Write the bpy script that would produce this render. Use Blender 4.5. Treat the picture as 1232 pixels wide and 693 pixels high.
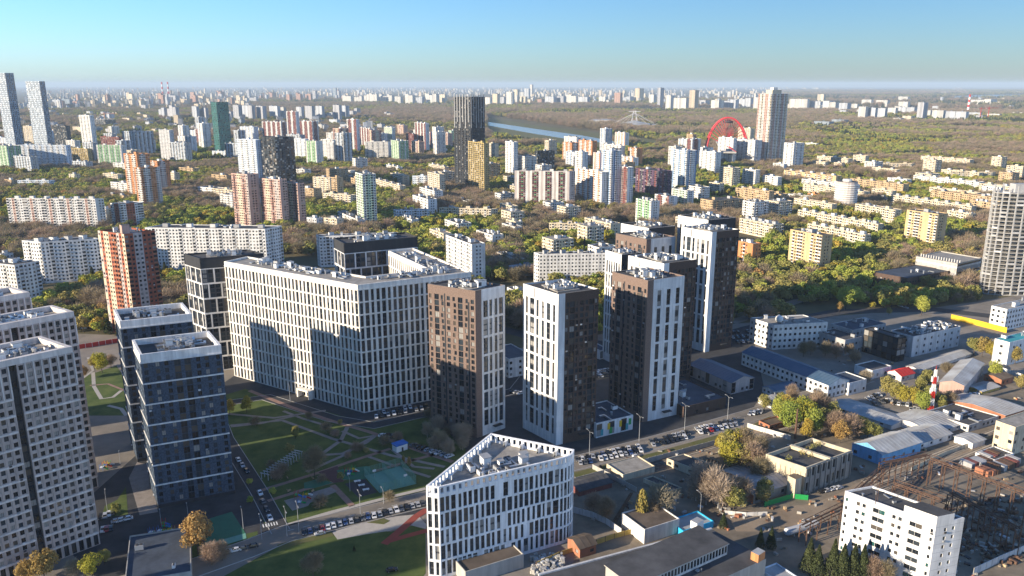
import bpy, math, random
import numpy as np
rad = math.radians
for o in list(bpy.data.objects): bpy.data.objects.remove(o)
scene = bpy.context.scene
col = scene.collection

# ------------------------------------------------------------------ camera, sky, sun, exposure
F_PX, CAM_H, HORIZON = 958.0, 168.0, 101.0
PITCH = math.atan((346.5 - HORIZON) / F_PX)
SUN_AZ, SUN_EL = 26.0, 15.7           # direction in which shadows fall (deg from +X), elevation
cam_data = bpy.data.cameras.new('camera')
cam = bpy.data.objects.new('camera', cam_data); col.objects.link(cam)
cam.location = (0, 0, CAM_H); cam.rotation_euler = (math.pi/2 - PITCH, 0, 0)
cam_data.sensor_width = 36; cam_data.lens = F_PX/1232*36
cam_data.clip_start = 1; cam_data.clip_end = 200000
scene.camera = cam
world = bpy.data.worlds.new('World'); scene.world = world; world.use_nodes = True
nt = world.node_tree; bg = nt.nodes['Background']
sky = nt.nodes.new('ShaderNodeTexSky'); sky.sky_type = 'NISHITA'; sky.sun_disc = False
sky.sun_elevation = rad(SUN_EL)
sky.sun_rotation = rad(SUN_AZ + 180 - 90)
sky.altitude = 150; sky.air_density = 1.0; sky.dust_density = 0.4; sky.ozone_density = 6.7
nt.links.new(sky.outputs['Color'], bg.inputs['Color']); bg.inputs['Strength'].default_value = 0.105
sl = bpy.data.lights.new('sun', 'SUN'); sun = bpy.data.objects.new('sun', sl); col.objects.link(sun)
sl.energy = 5.0; sl.angle = rad(0.53); sl.color = (1.0, 0.86, 0.67)
sun.rotation_euler = (math.pi/2 - rad(SUN_EL), 0, rad(SUN_AZ) - math.pi/2)
sun.location = (-400, -200, 400)
scene.view_settings.view_transform = 'Standard'; scene.view_settings.look = 'None'
scene.view_settings.exposure = 0.95; scene.view_settings.gamma = 1.0
scene.cycles.max_bounces = 6; scene.cycles.diffuse_bounces = 3; scene.cycles.glossy_bounces = 3
scene.cycles.volume_bounces = 0; scene.cycles.caustics_reflective = False

# ------------------------------------------------------------------ photo coordinates -> ground
REG = dict(p=(0,0,1), a=(0,70,3.961), b=(300,70,3.85), c=(610,70,3.85), d=(912,70,3.85), e=(0,230,3.961),
           f=(300,230,3.85), g=(610,230,3.85), h=(912,230,3.85), i=(700,380,4.56), j=(962,380,4.56), k=(610,518,3.961),
           m=(922,518,3.961), q=(840,480,4.33), z=(680,470,4.077), n=(250,400,3.961), o=(300,518,3.961),
           s=(0,518,3.961), t=(0,380,3.961))
CP, SP = math.cos(PITCH), math.sin(PITCH)
def PX(r, x, y): a = REG[r]; return a[0]+x/a[2], a[1]+y/a[2]
def DT(y): return math.tan(PITCH + math.atan((y-346.5)/F_PX))
def G(r, x, y, z=0.0):
    x, y = PX(r, x, y); D = (CAM_H-z)/DT(y)
    return ((x-616)*(D*CP+(CAM_H-z)*SP)/F_PX, D)
def proj(X, Y, Z):
    dep = Y*CP + (CAM_H-Z)*SP
    return 616+F_PX*X/dep, 346.5 - F_PX*(Y*SP-(CAM_H-Z)*CP)/dep
def solve(r, xL, xN, xR, ytop, ybase, aL=120, aR=26):
    """near corner, widths and height of a box from its three roof corners (x), roof y and base y of the near edge"""
    yt, yb = PX(r,0,ytop)[1], PX(r,0,ybase)[1]
    xL, xN, xR = [PX(r,q,0)[0] for q in (xL,xN,xR)]
    D = CAM_H/DT(yb); h = CAM_H - D*DT(yt); k = (CAM_H-h)*SP
    X = (xN-616)*(D*CP+k)/F_PX
    def w(x, a):
        c, s = math.cos(rad(a)), math.sin(rad(a)); e = (x-616)/F_PX
        den = c - e*s*CP
        return (e*(D*CP+k)-X)/den if abs(den) > 1e-4 else 20
    return (X, D), h, max(3, min(260, abs(w(xL, aL)))), max(3, min(260, abs(w(xR, aR))))

# ------------------------------------------------------------------ materials
MATS = {}
def mk(name, rgb, rough=.85, var=.12, scale=.35, metal=0., spec=.3, rgb2=None, bump=0., coat=0., stretch=None, objrand=0., panel=0.):
    m = bpy.data.materials.new(name); m.use_nodes = True; t = m.node_tree; b = t.nodes['Principled BSDF']
    b.inputs['Roughness'].default_value = rough; b.inputs['Metallic'].default_value = metal
    b.inputs['Specular IOR Level'].default_value = spec; b.inputs['Coat Weight'].default_value = coat
    if var or rgb2:
        g = t.nodes.new('ShaderNodeNewGeometry'); n = t.nodes.new('ShaderNodeTexNoise')
        src = g.outputs['Position']
        if stretch:
            mp = t.nodes.new('ShaderNodeMapping'); mp.inputs['Scale'].default_value = stretch
            t.links.new(src, mp.inputs['Vector']); src = mp.outputs['Vector']
        n.inputs['Scale'].default_value = scale; n.inputs['Detail'].default_value = 5; n.inputs['Roughness'].default_value = .65
        t.links.new(src, n.inputs['Vector'])
        r = t.nodes.new('ShaderNodeValToRGB'); r.color_ramp.elements[0].position = .32; r.color_ramp.elements[1].position = .68
        c2 = rgb2 or [min(1, q*(1+var)) for q in rgb]
        c1 = rgb if rgb2 else [q*(1-var) for q in rgb]
        r.color_ramp.elements[0].color = (*c1, 1); r.color_ramp.elements[1].color = (*c2, 1)
        t.links.new(n.outputs['Fac'], r.inputs['Fac']); out = r.outputs['Color']
        if objrand:
            oi = t.nodes.new('ShaderNodeObjectInfo'); hs = t.nodes.new('ShaderNodeHueSaturation')
            ma = t.nodes.new('ShaderNodeMath'); ma.operation = 'MULTIPLY_ADD'
            ma.inputs[1].default_value = objrand*2; ma.inputs[2].default_value = 1-objrand
            t.links.new(oi.outputs['Random'], ma.inputs[0]); t.links.new(ma.outputs[0], hs.inputs['Value'])
            mb_ = t.nodes.new('ShaderNodeMath'); mb_.operation = 'MULTIPLY_ADD'
            mb_.inputs[1].default_value = -.05; mb_.inputs[2].default_value = .525
            t.links.new(oi.outputs['Random'], mb_.inputs[0]); t.links.new(mb_.outputs[0], hs.inputs['Hue'])
            t.links.new(out, hs.inputs['Color']); out = hs.outputs['Color']
        if panel:
            sn = t.nodes.new('ShaderNodeVectorMath'); sn.operation = 'SNAP'; sn.inputs[1].default_value = (2.6, 2.6, 3.05); t.links.new(g.outputs['Position'], sn.inputs[0])
            wn = t.nodes.new('ShaderNodeTexWhiteNoise'); wn.noise_dimensions = '3D'; t.links.new(sn.outputs[0], wn.inputs['Vector'])
            mm = t.nodes.new('ShaderNodeMath'); mm.operation = 'MULTIPLY_ADD'; mm.inputs[1].default_value = panel; mm.inputs[2].default_value = 1-panel*.6; t.links.new(wn.outputs['Value'], mm.inputs[0])
            hv = t.nodes.new('ShaderNodeHueSaturation'); t.links.new(mm.outputs[0], hv.inputs['Value']); t.links.new(out, hv.inputs['Color']); out = hv.outputs['Color']
        t.links.new(out, b.inputs['Base Color'])
        if bump:
            bp = t.nodes.new('ShaderNodeBump'); bp.inputs['Strength'].default_value = bump; bp.inputs['Distance'].default_value = .2
            t.links.new(n.outputs['Fac'], bp.inputs['Height']); t.links.new(bp.outputs['Normal'], b.inputs['Normal'])
    else:
        b.inputs['Base Color'].default_value = (*rgb, 1)
    MATS[name] = m; return m
WALLS = dict(bright_white=(.82,.82,.81), steel=(.22,.29,.37), white=(.70,.69,.67), offwhite=(.66,.64,.6), stone=(.43,.365,.33), stone_band=(.62,.57,.53), warm_white=(.75,.71,.64), cream=(.6,.51,.37), tan=(.47,.34,.2), yellow_brick=(.55,.4,.22),
    brown_brick=(.245,.135,.085), dark_brown=(.1,.065,.05), slate=(.06,.068,.08), charcoal=(.035,.037,.042), black=(.015,.016,.018), grey=(.38,.38,.38), pale_grey=(.55,.55,.55),
    concrete=(.42,.40,.36), red_brick=(.33,.1,.055), dark_red=(.2,.07,.06), orange=(.55,.24,.1), pink=(.5,.33,.27), pink_grey=(.47,.41,.38), green_panel=(.22,.42,.2), mint=(.5,.62,.46),
    blue_panel=(.2,.32,.5), pale_blue=(.55,.62,.7), sky_blue=(.16,.4,.66), purple=(.12,.07,.12), gold=(.42,.32,.14), ochre=(.5,.36,.1), rust=(.13,.075,.05), teal=(.05,.32,.36), ruin=(.33,.31,.27),
    ruin_cream=(.58,.5,.36), brick_red=(.38,.16,.09), cyan=(.03,.4,.65))
for k_, c_ in WALLS.items(): mk(k_, c_, .85, .2 if max(c_) > .5 else .16, .55, stretch=(1,1,.1), panel=.12)
for k_ in ('ruin','ruin_cream','rust','concrete'):
    pass
mk('brick_speck', (.19,.135,.11), .9, .35, 3.0); mk('slate_speck', (.05,.073,.11), .7, .6, 1.6); mk('dark_speck', (.085,.055,.043), .85, .4, 3.0)
mk('glass_dark', (.012,.016,.022), .06, 0, spec=.6); mk('glass_mid', (.035,.045,.055), .08, 0, spec=.6)
mk('glass_blind', (.30,.29,.27), .25, 0, spec=.6); mk('glass_warm', (.10,.085,.07), .12, 0, spec=.6); mk('glass_green', (.02,.09,.085), .08, .3, .03, spec=.7)
mk('frame_dark', (.05,.05,.055), .5, 0); mk('frame_white', (.7,.7,.7), .6, 0)
mk('bitumen', (.075,.075,.078), .95, .35, .12); mk('bitumen_blue', (.06,.075,.1), .8, .3, .15); mk('gravel_roof', (.3,.28,.25), .95, .25, .3)
mk('brown_roof', (.13,.1,.075), .95, .3, .15); mk('metal_roof', (.46,.48,.49), .5, rgb2=(.27,.25,.23), scale=.09, spec=.5); mk('blue_roof', (.045,.1,.17), .5, rgb2=(.09,.14,.2), scale=.12, spec=.5)
mk('unit_white', (.7,.7,.69), .6, .1); mk('unit_grey', (.32,.33,.34), .55, .15); mk('unit_dark', (.06,.06,.065), .6, .1); mk('galv', (.5,.52,.54), .35, .1, metal=.7)
mk('asphalt', (.055,.055,.058), .92, .25, .15); mk('asphalt_old', (.18,.16,.135), .95, rgb2=(.30,.26,.215), scale=.05); mk('paving', (.29,.25,.22), .9, .15, .4); mk('paving_pink', (.30,.19,.15), .9, .15, .5)
mk('paving_pale', (.42,.39,.35), .9, .1, .5); mk('kerb_stone', (.4,.39,.37), .9, .1)
mk('lawn', (.045,.08,.016), 1, rgb2=(.12,.15,.04), scale=.12, bump=.4); mk('verge', (.09,.11,.025), 1, rgb2=(.15,.13,.06), scale=.15)
mk('dirt', (.22,.165,.11), 1, rgb2=(.36,.28,.2), scale=.06, bump=.2); mk('dirt_dark', (.13,.108,.08), 1, rgb2=(.3,.245,.18), scale=.06)
mk('court_green', (.04,.17,.1), .8, .08); mk('court_mint', (.16,.36,.28), .8, .08); mk('court_red', (.3,.07,.05), .8, .1); mk('rubber_dark', (.05,.05,.06), .9, .1); mk('rubber_maroon',(.12,.06,.06),.9,.1)
mk('road_paint', (.75,.75,.72), .7, .1); mk('rail_steel', (.2,.17,.15), .4, .2, metal=.8); mk('ballast', (.13,.1,.08), 1, .35, 1.5); mk('sleeper', (.3,.27,.24), .9, .2)
mk('water', (.24,.26,.27), .18, 0, spec=.5)
def leaf(name, c1, c2, objrand=.22, tr=.2):
    m = mk(name, c1, .9, rgb2=c2, scale=.5, objrand=objrand, spec=.1); t = m.node_tree; b = t.nodes['Principled BSDF']
    tl = t.nodes.new('ShaderNodeBsdfTranslucent'); mx = t.nodes.new('ShaderNodeMixShader'); mx.inputs[0].default_value = tr
    t.links.new(b.inputs['Base Color'].links[0].from_socket, tl.inputs['Color']); t.links.new(b.outputs[0], mx.inputs[1]); t.links.new(tl.outputs[0], mx.inputs[2]); t.links.new(mx.outputs[0], t.nodes['Material Output'].inputs['Surface'])
leaf('leaf_fresh', (.32,.36,.06), (.43,.45,.10)); leaf('leaf_olive', (.25,.235,.07), (.37,.335,.11)); leaf('leaf_yellow', (.34,.28,.04), (.45,.37,.07), .15); leaf('leaf_dark', (.05,.065,.03), (.10,.115,.045)); leaf('leaf_rust', (.33,.22,.07), (.43,.31,.11), .15)
leaf('twig', (.26,.2,.13), (.38,.3,.2), .22, .25); leaf('twig_pale', (.34,.28,.2), (.45,.38,.28), .15, .2)
mk('bark', (.09,.07,.055), .95, .3, 1.0); mk('birch_bark', (.5,.48,.44), .9, .3, 1.0)
for k_, c_ in dict(white=(.75,.75,.75), silver=(.42,.43,.45), black=(.012,.012,.014), grey=(.09,.095,.1), red=(.35,.02,.02), blue=(.03,.07,.2)).items():
    mk('paint_'+k_, c_, .35, 0, spec=.5, coat=.6)
mk('car_glass', (.01,.012,.015), .05, 0, spec=.7); mk('tyre', (.012,.012,.012), .9, 0); mk('red_paint', (.5,.035,.025), .6, .1); mk('white_paint', (.78,.78,.76), .6, .06); mk('yellow_paint', (.7,.45,.02), .6, .1)
mk('green_paint', (.02,.32,.08), .6, .1); mk('blue_paint', (.03,.16,.5), .6, .1); mk('bridge_red', (.5,.04,.05), .6, .06); mk('lamp_grey', (.35,.36,.37), .5, .1)
mk('terrain', (.075,.07,.03), 1, rgb2=(.16,.13,.07), scale=.008)

def facade_far(name, wall, glass, fu=3.4, fv=3.0, wu=.5, wv=.5):
    """walls too far away to tell the windows apart: a window grid in metres from the UVs"""
    m = bpy.data.materials.new(name); m.use_nodes = True; t = m.node_tree; b = t.nodes['Principled BSDF']; N = t.nodes.new; Lk = t.links.new
    uv = N('ShaderNodeUVMap'); sp = N('ShaderNodeSeparateXYZ'); Lk(uv.outputs[0], sp.inputs[0]); out = []
    for ax, f_, w_ in ((0, fu, wu), (1, fv, wv)):
        d = N('ShaderNodeMath'); d.operation = 'DIVIDE'; d.inputs[1].default_value = f_; Lk(sp.outputs[ax], d.inputs[0])
        fr = N('ShaderNodeMath'); fr.operation = 'FRACT'; Lk(d.outputs[0], fr.inputs[0])
        c = N('ShaderNodeMath'); c.operation = 'LESS_THAN'; c.inputs[1].default_value = w_; Lk(fr.outputs[0], c.inputs[0]); out.append(c)
    mu = N('ShaderNodeMath'); mu.operation = 'MULTIPLY'; Lk(out[0].outputs[0], mu.inputs[0]); Lk(out[1].outputs[0], mu.inputs[1])
    fl_ = N('ShaderNodeMath'); fl_.operation = 'DIVIDE'; fl_.inputs[1].default_value = 11.0; Lk(sp.outputs[0], fl_.inputs[0]); f2 = N('ShaderNodeMath'); f2.operation = 'FLOOR'; Lk(fl_.outputs[0], f2.inputs[0])
    ge = N('ShaderNodeObjectInfo'); ad = N('ShaderNodeMath'); ad.operation = 'ADD'; Lk(f2.outputs[0], ad.inputs[0]); Lk(ge.outputs['Random'], ad.inputs[1]); wn = N('ShaderNodeTexWhiteNoise'); wn.noise_dimensions = '1D'; Lk(ad.outputs[0], wn.inputs['W'])
    rp = N('ShaderNodeValToRGB'); rp.color_ramp.elements[0].color = (*[q*.62 for q in wall], 1); rp.color_ramp.elements[1].color = (*[min(.85, q*1.1) for q in wall], 1); Lk(wn.outputs['Value'], rp.inputs['Fac'])
    mx = N('ShaderNodeMix'); mx.data_type = 'RGBA'; Lk(rp.outputs['Color'], mx.inputs['A']); mx.inputs['B'].default_value = (*glass, 1); Lk(mu.outputs[0], mx.inputs['Factor'])
    Lk(mx.outputs['Result'], b.inputs['Base Color']); b.inputs['Roughness'].default_value = .6; MATS[name] = m
FARS = []
for i_, (w_, g_) in enumerate([((.6,.58,.53),(.15,.16,.18)), ((.6,.5,.36),(.14,.12,.1)), ((.42,.42,.44),(.1,.12,.15)), ((.48,.5,.53),(.12,.15,.2)), ((.4,.24,.18),(.12,.09,.08)), ((.66,.58,.44),(.2,.16,.12)), ((.22,.26,.3),(.06,.09,.12))]):
    facade_far('far_wall_%d' % i_, w_, g_); FARS.append('far_wall_%d' % i_)

# ------------------------------------------------------------------ mesh builder
class MB:
    def __init__(s): s.v = []; s.f = []; s.m = []; s.mats = []; s.uv = None
    def mi(s, name):
        if name not in s.mats: s.mats.append(name)
        return s.mats.index(name)
    def quad(s, a, b, c, d, m):
        n = len(s.v); s.v += [a, b, c, d]; s.f.append((n, n+1, n+2, n+3)); s.m.append(s.mi(m))
    def tri(s, a, b, c, m):
        n = len(s.v); s.v += [a, b, c]; s.f.append((n, n+1, n+2)); s.m.append(s.mi(m))
    def ngon(s, pts, m):
        n = len(s.v); s.v += list(pts); s.f.append(tuple(range(n, n+len(pts)))); s.m.append(s.mi(m))
    def prism(s, pts, z0, z1, m, mtop=None, bottom=False):
        k = len(pts)
        for i in range(k):
            a, b = pts[i], pts[(i+1) % k]
            s.quad((a[0],a[1],z0), (b[0],b[1],z0), (b[0],b[1],z1), (a[0],a[1],z1), m)
        s.ngon([(q[0],q[1],z1) for q in pts], mtop or m)
        if bottom: s.ngon([(q[0],q[1],z0) for q in pts][::-1], m)
    def box(s, cx, cy, z0, sx, sy, sz, ang, m, mtop=None):
        c, n = math.cos(rad(ang)), math.sin(rad(ang))
        s.prism([(cx+u*c*sx/2-v*n*sy/2, cy+u*n*sx/2+v*c*sy/2) for u, v in ((-1,-1),(1,-1),(1,1),(-1,1))], z0, z0+sz, m, mtop, True)
    def bar(s, A, B, w, m, w2=None):
        ax, ay, az = A; dx, dy, dz = B[0]-ax, B[1]-ay, B[2]-az; L = math.sqrt(dx*dx+dy*dy+dz*dz) or 1e-6
        dx, dy, dz = dx/L, dy/L, dz/L
        ux, uy, uz = (-dy, dx, 0) if abs(dz) < .95 else (1, 0, 0); q = math.sqrt(ux*ux+uy*uy+uz*uz); ux, uy, uz = ux/q, uy/q, uz/q
        vx, vy, vz = dy*uz-dz*uy, dz*ux-dx*uz, dx*uy-dy*ux
        R = []
        for P, r in ((A, w/2), (B, (w if w2 is None else w2)/2)):
            R.append([(P[0]+(i*ux+j*vx)*r, P[1]+(i*uy+j*vy)*r, P[2]+(i*uz+j*vz)*r) for i, j in ((-1,-1),(1,-1),(1,1),(-1,1))])
        for i in range(4): s.quad(R[0][i], R[0][(i+1)%4], R[1][(i+1)%4], R[1][i], m)
        s.quad(*R[0][::-1], m); s.quad(*R[1], m)
    def cyl(s, cx, cy, z0, z1, r0, r1, m, n=10, mtop=None):
        A = [(cx+r0*math.cos(2*math.pi*i/n), cy+r0*math.sin(2*math.pi*i/n), z0) for i in range(n)]
        B = [(cx+r1*math.cos(2*math.pi*i/n), cy+r1*math.sin(2*math.pi*i/n), z1) for i in range(n)]
        for i in range(n): s.quad(A[i], A[(i+1)%n], B[(i+1)%n], B[i], m)
        s.ngon(B, mtop or m)
    def tube(s, pts, rs, m, n=6):
        prev = None
        for k, P in enumerate(pts):
            a = pts[max(0, k-1)]; b = pts[min(len(pts)-1, k+1)]
            d = np.array(b, float)-np.array(a, float); d /= np.linalg.norm(d)+1e-9
            u = np.cross(d, (0,0,1) if abs(d[2]) < .9 else (1,0,0)); u /= np.linalg.norm(u)+1e-9; v = np.cross(d, u)
            ring = [tuple(np.array(P)+rs[k]*(math.cos(2*math.pi*i/n)*u+math.sin(2*math.pi*i/n)*v)) for i in range(n)]
            if prev:
                for i in range(n): s.quad(prev[i], prev[(i+1)%n], ring[(i+1)%n], ring[i], m)
            prev = ring
        s.ngon(prev, m)
    def build(s, name, parent=None, smooth=False, o=(0,0,0)):
        me = bpy.data.meshes.new(name)
        if o != (0,0,0):
            vv = np.array(s.v, dtype=float).reshape(-1,3) - np.array(o); s.v = vv.tolist()
        me.from_pydata(s.v, [], s.f)
        for m in s.mats: me.materials.append(MATS[m])
        if len(s.mats) > 1: me.polygons.foreach_set('material_index', np.array(s.m, dtype=np.int32))
        if s.uv is not None:
            uvl = me.uv_layers.new(name='UVMap'); uvl.data.foreach_set('uv', np.array(s.uv, dtype=np.float32).ravel())
        if smooth: me.polygons.foreach_set('use_smooth', [True]*len(me.polygons))
        me.update()
        ob = bpy.data.objects.new(name, me); col.objects.link(ob)
        if parent: ob.parent = parent
        return ob
def link_mesh(name, me, parent=None, loc=(0,0,0), rz=0, sc=None):
    ob = bpy.data.objects.new(name, me); col.objects.link(ob); ob.location = loc; ob.rotation_euler = (0,0,rz)
    if sc is not None: ob.scale = (sc,sc,sc) if not isinstance(sc, tuple) else sc
    if parent: ob.parent = parent
    return ob

# ------------------------------------------------------------------ things, labels
LABELS = []
def tag(o, label, cat, group=None, kind=None, xy=None):
    o['category'] = cat
    if group: o['group'] = group
    if kind: o['kind'] = kind
    LABELS.append((o, label, xy)); return o
def thing(name, label, cat, loc, group=None):
    o = bpy.data.objects.new(name, None); col.objects.link(o); o.location = loc; o.empty_display_size = 1
    return tag(o, label, cat, group)
def struct(o): o['kind'] = 'structure'; return o
ONES = 'first second third fourth fifth sixth seventh eighth ninth tenth eleventh twelfth thirteenth fourteenth fifteenth sixteenth seventeenth eighteenth nineteenth'.split()
TENS = {2:('twentieth','twenty'),3:('thirtieth','thirty'),4:('fortieth','forty'),5:('fiftieth','fifty'),6:('sixtieth','sixty'),7:('seventieth','seventy'),8:('eightieth','eighty'),9:('ninetieth','ninety')}
def ordinal(n):
    if n < 20: return ONES[n-1]
    t, u = divmod(n, 10)
    return TENS[t][0] if u == 0 else TENS[t][1]+'-'+ONES[u-1]
def finish_labels():
    by = {}
    for o, l, xy in LABELS: by.setdefault(l, []).append((o, xy))
    for l, items in by.items():
        if len(items) == 1: items[0][0]['label'] = l; continue
        def key(it):
            P = it[1] or it[0].location
            return proj(P[0], max(P[1], 20), P[2] if len(P) > 2 else 0)[0]
        items.sort(key=key)
        for i, (o, _) in enumerate(items):
            o['label'] = l + (', leftmost' if i == 0 else ', rightmost' if i == len(items)-1 else ', %s from left' % ordinal(i+1))
FOOT = []          # building footprints, kept free of trees
# ------------------------------------------------------------------ facades with recessed windows
rnd = random.Random(7)
class Fr:
    def __init__(s, P, ang): s.x, s.y = P; s.a = ang; s.c, s.s = math.cos(rad(ang)), math.sin(rad(ang))
    def pt(s, u, v, d=0.): return (s.x+u*s.c+d*s.s, s.y+u*s.s-d*s.c, v)
def fq(mb, fr, u0, u1, v0, v1, d, m):
    if u1-u0 > 1e-3 and v1-v0 > 1e-3: mb.quad(fr.pt(u0,v0,d), fr.pt(u1,v0,d), fr.pt(u1,v1,d), fr.pt(u0,v1,d), m)
def fbox(mb, fr, u0, u1, v0, v1, d0, d1, m):
    P = [fr.pt(u, v, d) for d in (d0, d1) for v in (v0, v1) for u in (u0, u1)]
    for q in ((4,5,7,6), (0,4,6,2), (5,1,3,7), (6,7,3,2), (0,1,5,4)): mb.quad(*[P[i] for i in q], m)
def hole(mb, fr, u0, u1, v0, v1, a0, a1, b0, b1, dep, m, gl, mrev=None, mbelow=None):
    fq(mb, fr, u0, u1, v0, b0, 0, mbelow or m); fq(mb, fr, u0, u1, b1, v1, 0, m); fq(mb, fr, u0, a0, b0, b1, 0, m); fq(mb, fr, a1, u1, b0, b1, 0, m)
    r = mrev or m; P = fr.pt
    mb.quad(P(a0,b0,0), P(a1,b0,0), P(a1,b0,-dep), P(a0,b0,-dep), r); mb.quad(P(a0,b1,-dep), P(a1,b1,-dep), P(a1,b1,0), P(a0,b1,0), r)
    mb.quad(P(a0,b0,0), P(a0,b0,-dep), P(a0,b1,-dep), P(a0,b1,0), r); mb.quad(P(a1,b0,-dep), P(a1,b0,0), P(a1,b1,0), P(a1,b1,-dep), r)
    if gl is not None: gl.append((fr, a0, a1, b0, b1, dep))
GLASS = ['glass_dark']*8 + ['glass_mid']*7 + ['glass_warm']*3 + ['glass_blind']*3
WIN = {}
def window_mesh(w, h, g, fm='frame_dark'):
    k = (round(w,2), round(h,2), g, fm)
    if k in WIN: return WIN[k]
    mb = MB(); t = min(.09, w*.08)
    def q(x0, x1, z0, z1, y, m): mb.quad((x0,y,z0), (x1,y,z0), (x1,y,z1), (x0,y,z1), m)
    nf = max(1, round(h/3.0)); fh = h/nf
    for i in range(nf):
        z0 = i*fh; q(0, w, z0, z0+fh, 0, g if i == 0 or rnd.random() < .7 else rnd.choice(GLASS))
        if i: q(0, w, z0-.35, z0+.35, -.05, fm)
    q(0, t, 0, h, -.04, fm); q(w-t, w, 0, h, -.04, fm); q(0, w, 0, t, -.045, fm); q(0, w, h-t, h, -.045, fm)
    if w > .9: q(w*.5-t/2, w*.5+t/2, 0, h, -.042, fm)
    me = bpy.data.meshes.new('window'); me.from_pydata(mb.v, [], mb.f)
    for m in mb.mats: me.materials.append(MATS[m])
    me.polygons.foreach_set('material_index', np.array(mb.m, dtype=np.int32)); me.update(); WIN[k] = me; return me
def emit_glass(root, gl, limit=0, fm='frame_dark', glass=None):
    """the windows: up to `limit` panes as parts of their own, the rest as one mesh"""
    if not gl: return
    ox, oy, oz = root.location
    def vis(e): P = e[0].pt(e[1], e[3]); return P[0]**2+P[1]**2+(P[2]-CAM_H)**2
    gl = sorted(gl, key=vis) if limit else gl
    for fr, a0, a1, b0, b1, dep in gl[:limit]:
        P = fr.pt(a0, b0, -dep); me = window_mesh(a1-a0, b1-b0, rnd.choice(glass or GLASS), fm)
        link_mesh('window', me, root, (P[0]-ox, P[1]-oy, P[2]-oz), rad(fr.a))
    if limit:
        ac = MB(); cand = [e for e in gl if e[4]-e[3] < 2.6]
        for fr, a0, a1, b0, b1, dep in cand:
            if rnd.random() < .07: fbox(ac, fr, a0+.1, a0+.95, b0-.62, b0-.08, .02, .4, rnd.choice(['unit_white','unit_grey','unit_dark']))
        if ac.v: q = ac.build('air_conditioners', root, o=tuple(root.location)); q['kind'] = 'stuff'
    if gl[limit:]:
        mb = MB()
        for fr, a0, a1, b0, b1, dep in gl[limit:]:
            n = max(1, round((b1-b0)/3.0)); s = (b1-b0)/n
            for i in range(n):
                fq(mb, fr, a0, a1, b0+i*s, b0+(i+1)*s, -dep, rnd.choice(glass or GLASS))
                if limit and a1-a0 > .9: u = (a0+a1)/2; fq(mb, fr, u-.04, u+.04, b0+i*s, b0+(i+1)*s, -dep+.03, fm)
        o = mb.build('windows', root, o=tuple(root.location)); o['kind'] = 'stuff'

# facade of vertical strips: one letter per strip
# w window  x window on second wall  y window on third wall  b loggia (accent parapet)  c loggia (second accent)  n m blank  g glass strip
def strip_facade(mb, fr, W, z0, z1, st, pat, gl, fine=True):
    fh = st.get('fh', 2.95); base = st.get('base', 1.0); top = st.get('top', .9); pitch = st.get('pitch', 3.1)
    n = max(1, round(W/pitch)); letters = [pat[i % len(pat)] for i in range(n)]; sw = W/n
    nf = max(1, int((z1-z0-base-top)/fh)); fh = (z1-z0-base-top)/nf
    M = st['m']; ww, wh = st.get('ww', 1.5), st.get('wh', 1.5)
    for i, L in enumerate(letters):
        u0, u1 = i*sw, (i+1)*sw
        wall = M[{'w':0,'b':0,'c':0,'n':0,'x':1,'m':1,'g':1,'y':min(2,len(M)-1)}[L]]
        if L in 'nm': fq(mb, fr, u0, u1, z0, z1, 0, wall); continue
        acc = st.get('acc', M[0]); acc2 = st.get('acc2', acc)
        if not fine:
            fq(mb, fr, u0, u1, z0, z1, 0, wall)
            for k in range(nf):
                v0 = z0+base+k*fh
                if L in 'bc':
                    fbox(mb, fr, u0+.15, u1-.15, v0+.1, v0+1.15, 0, .5, acc if L == 'b' or (st.get('alt') and k % 2) else acc2)
                    gl.append((fr, u0+.2, u1-.2, v0+1.15, v0+fh-.15, -.06))
                elif L == 'g': gl.append((fr, u0+.1, u1-.1, v0+.3, v0+fh, -.06))
                else: gl.append((fr, (u0+u1-ww)/2, (u0+u1+ww)/2, v0+.85, v0+.85+wh, -.06))
            continue
        fq(mb, fr, u0, u1, z0, z0+base, 0, wall); fq(mb, fr, u0, u1, z1-top, z1, 0, wall)
        for k in range(nf):
            v0 = z0+base+k*fh
            if L in 'bc':
                a = acc if L == 'b' or (st.get('alt') and k % 2) else acc2
                hole(mb, fr, u0, u1, v0, v0+fh, u0+.2, u1-.2, v0+1.1, v0+fh-.25, .5, wall, gl, mbelow=a)
                fbox(mb, fr, u0+.2, u1-.2, v0+.05, v0+1.1, 0, .45, a)
            elif L == 'g': hole(mb, fr, u0, u1, v0, v0+fh, u0+.15, u1-.15, v0+.35, v0+fh, .15, wall, gl)
            else: hole(mb, fr, u0, u1, v0, v0+fh, (u0+u1-ww)/2, (u0+u1+ww)/2, v0+.85, v0+.85+wh, .2, wall, gl)

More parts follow.
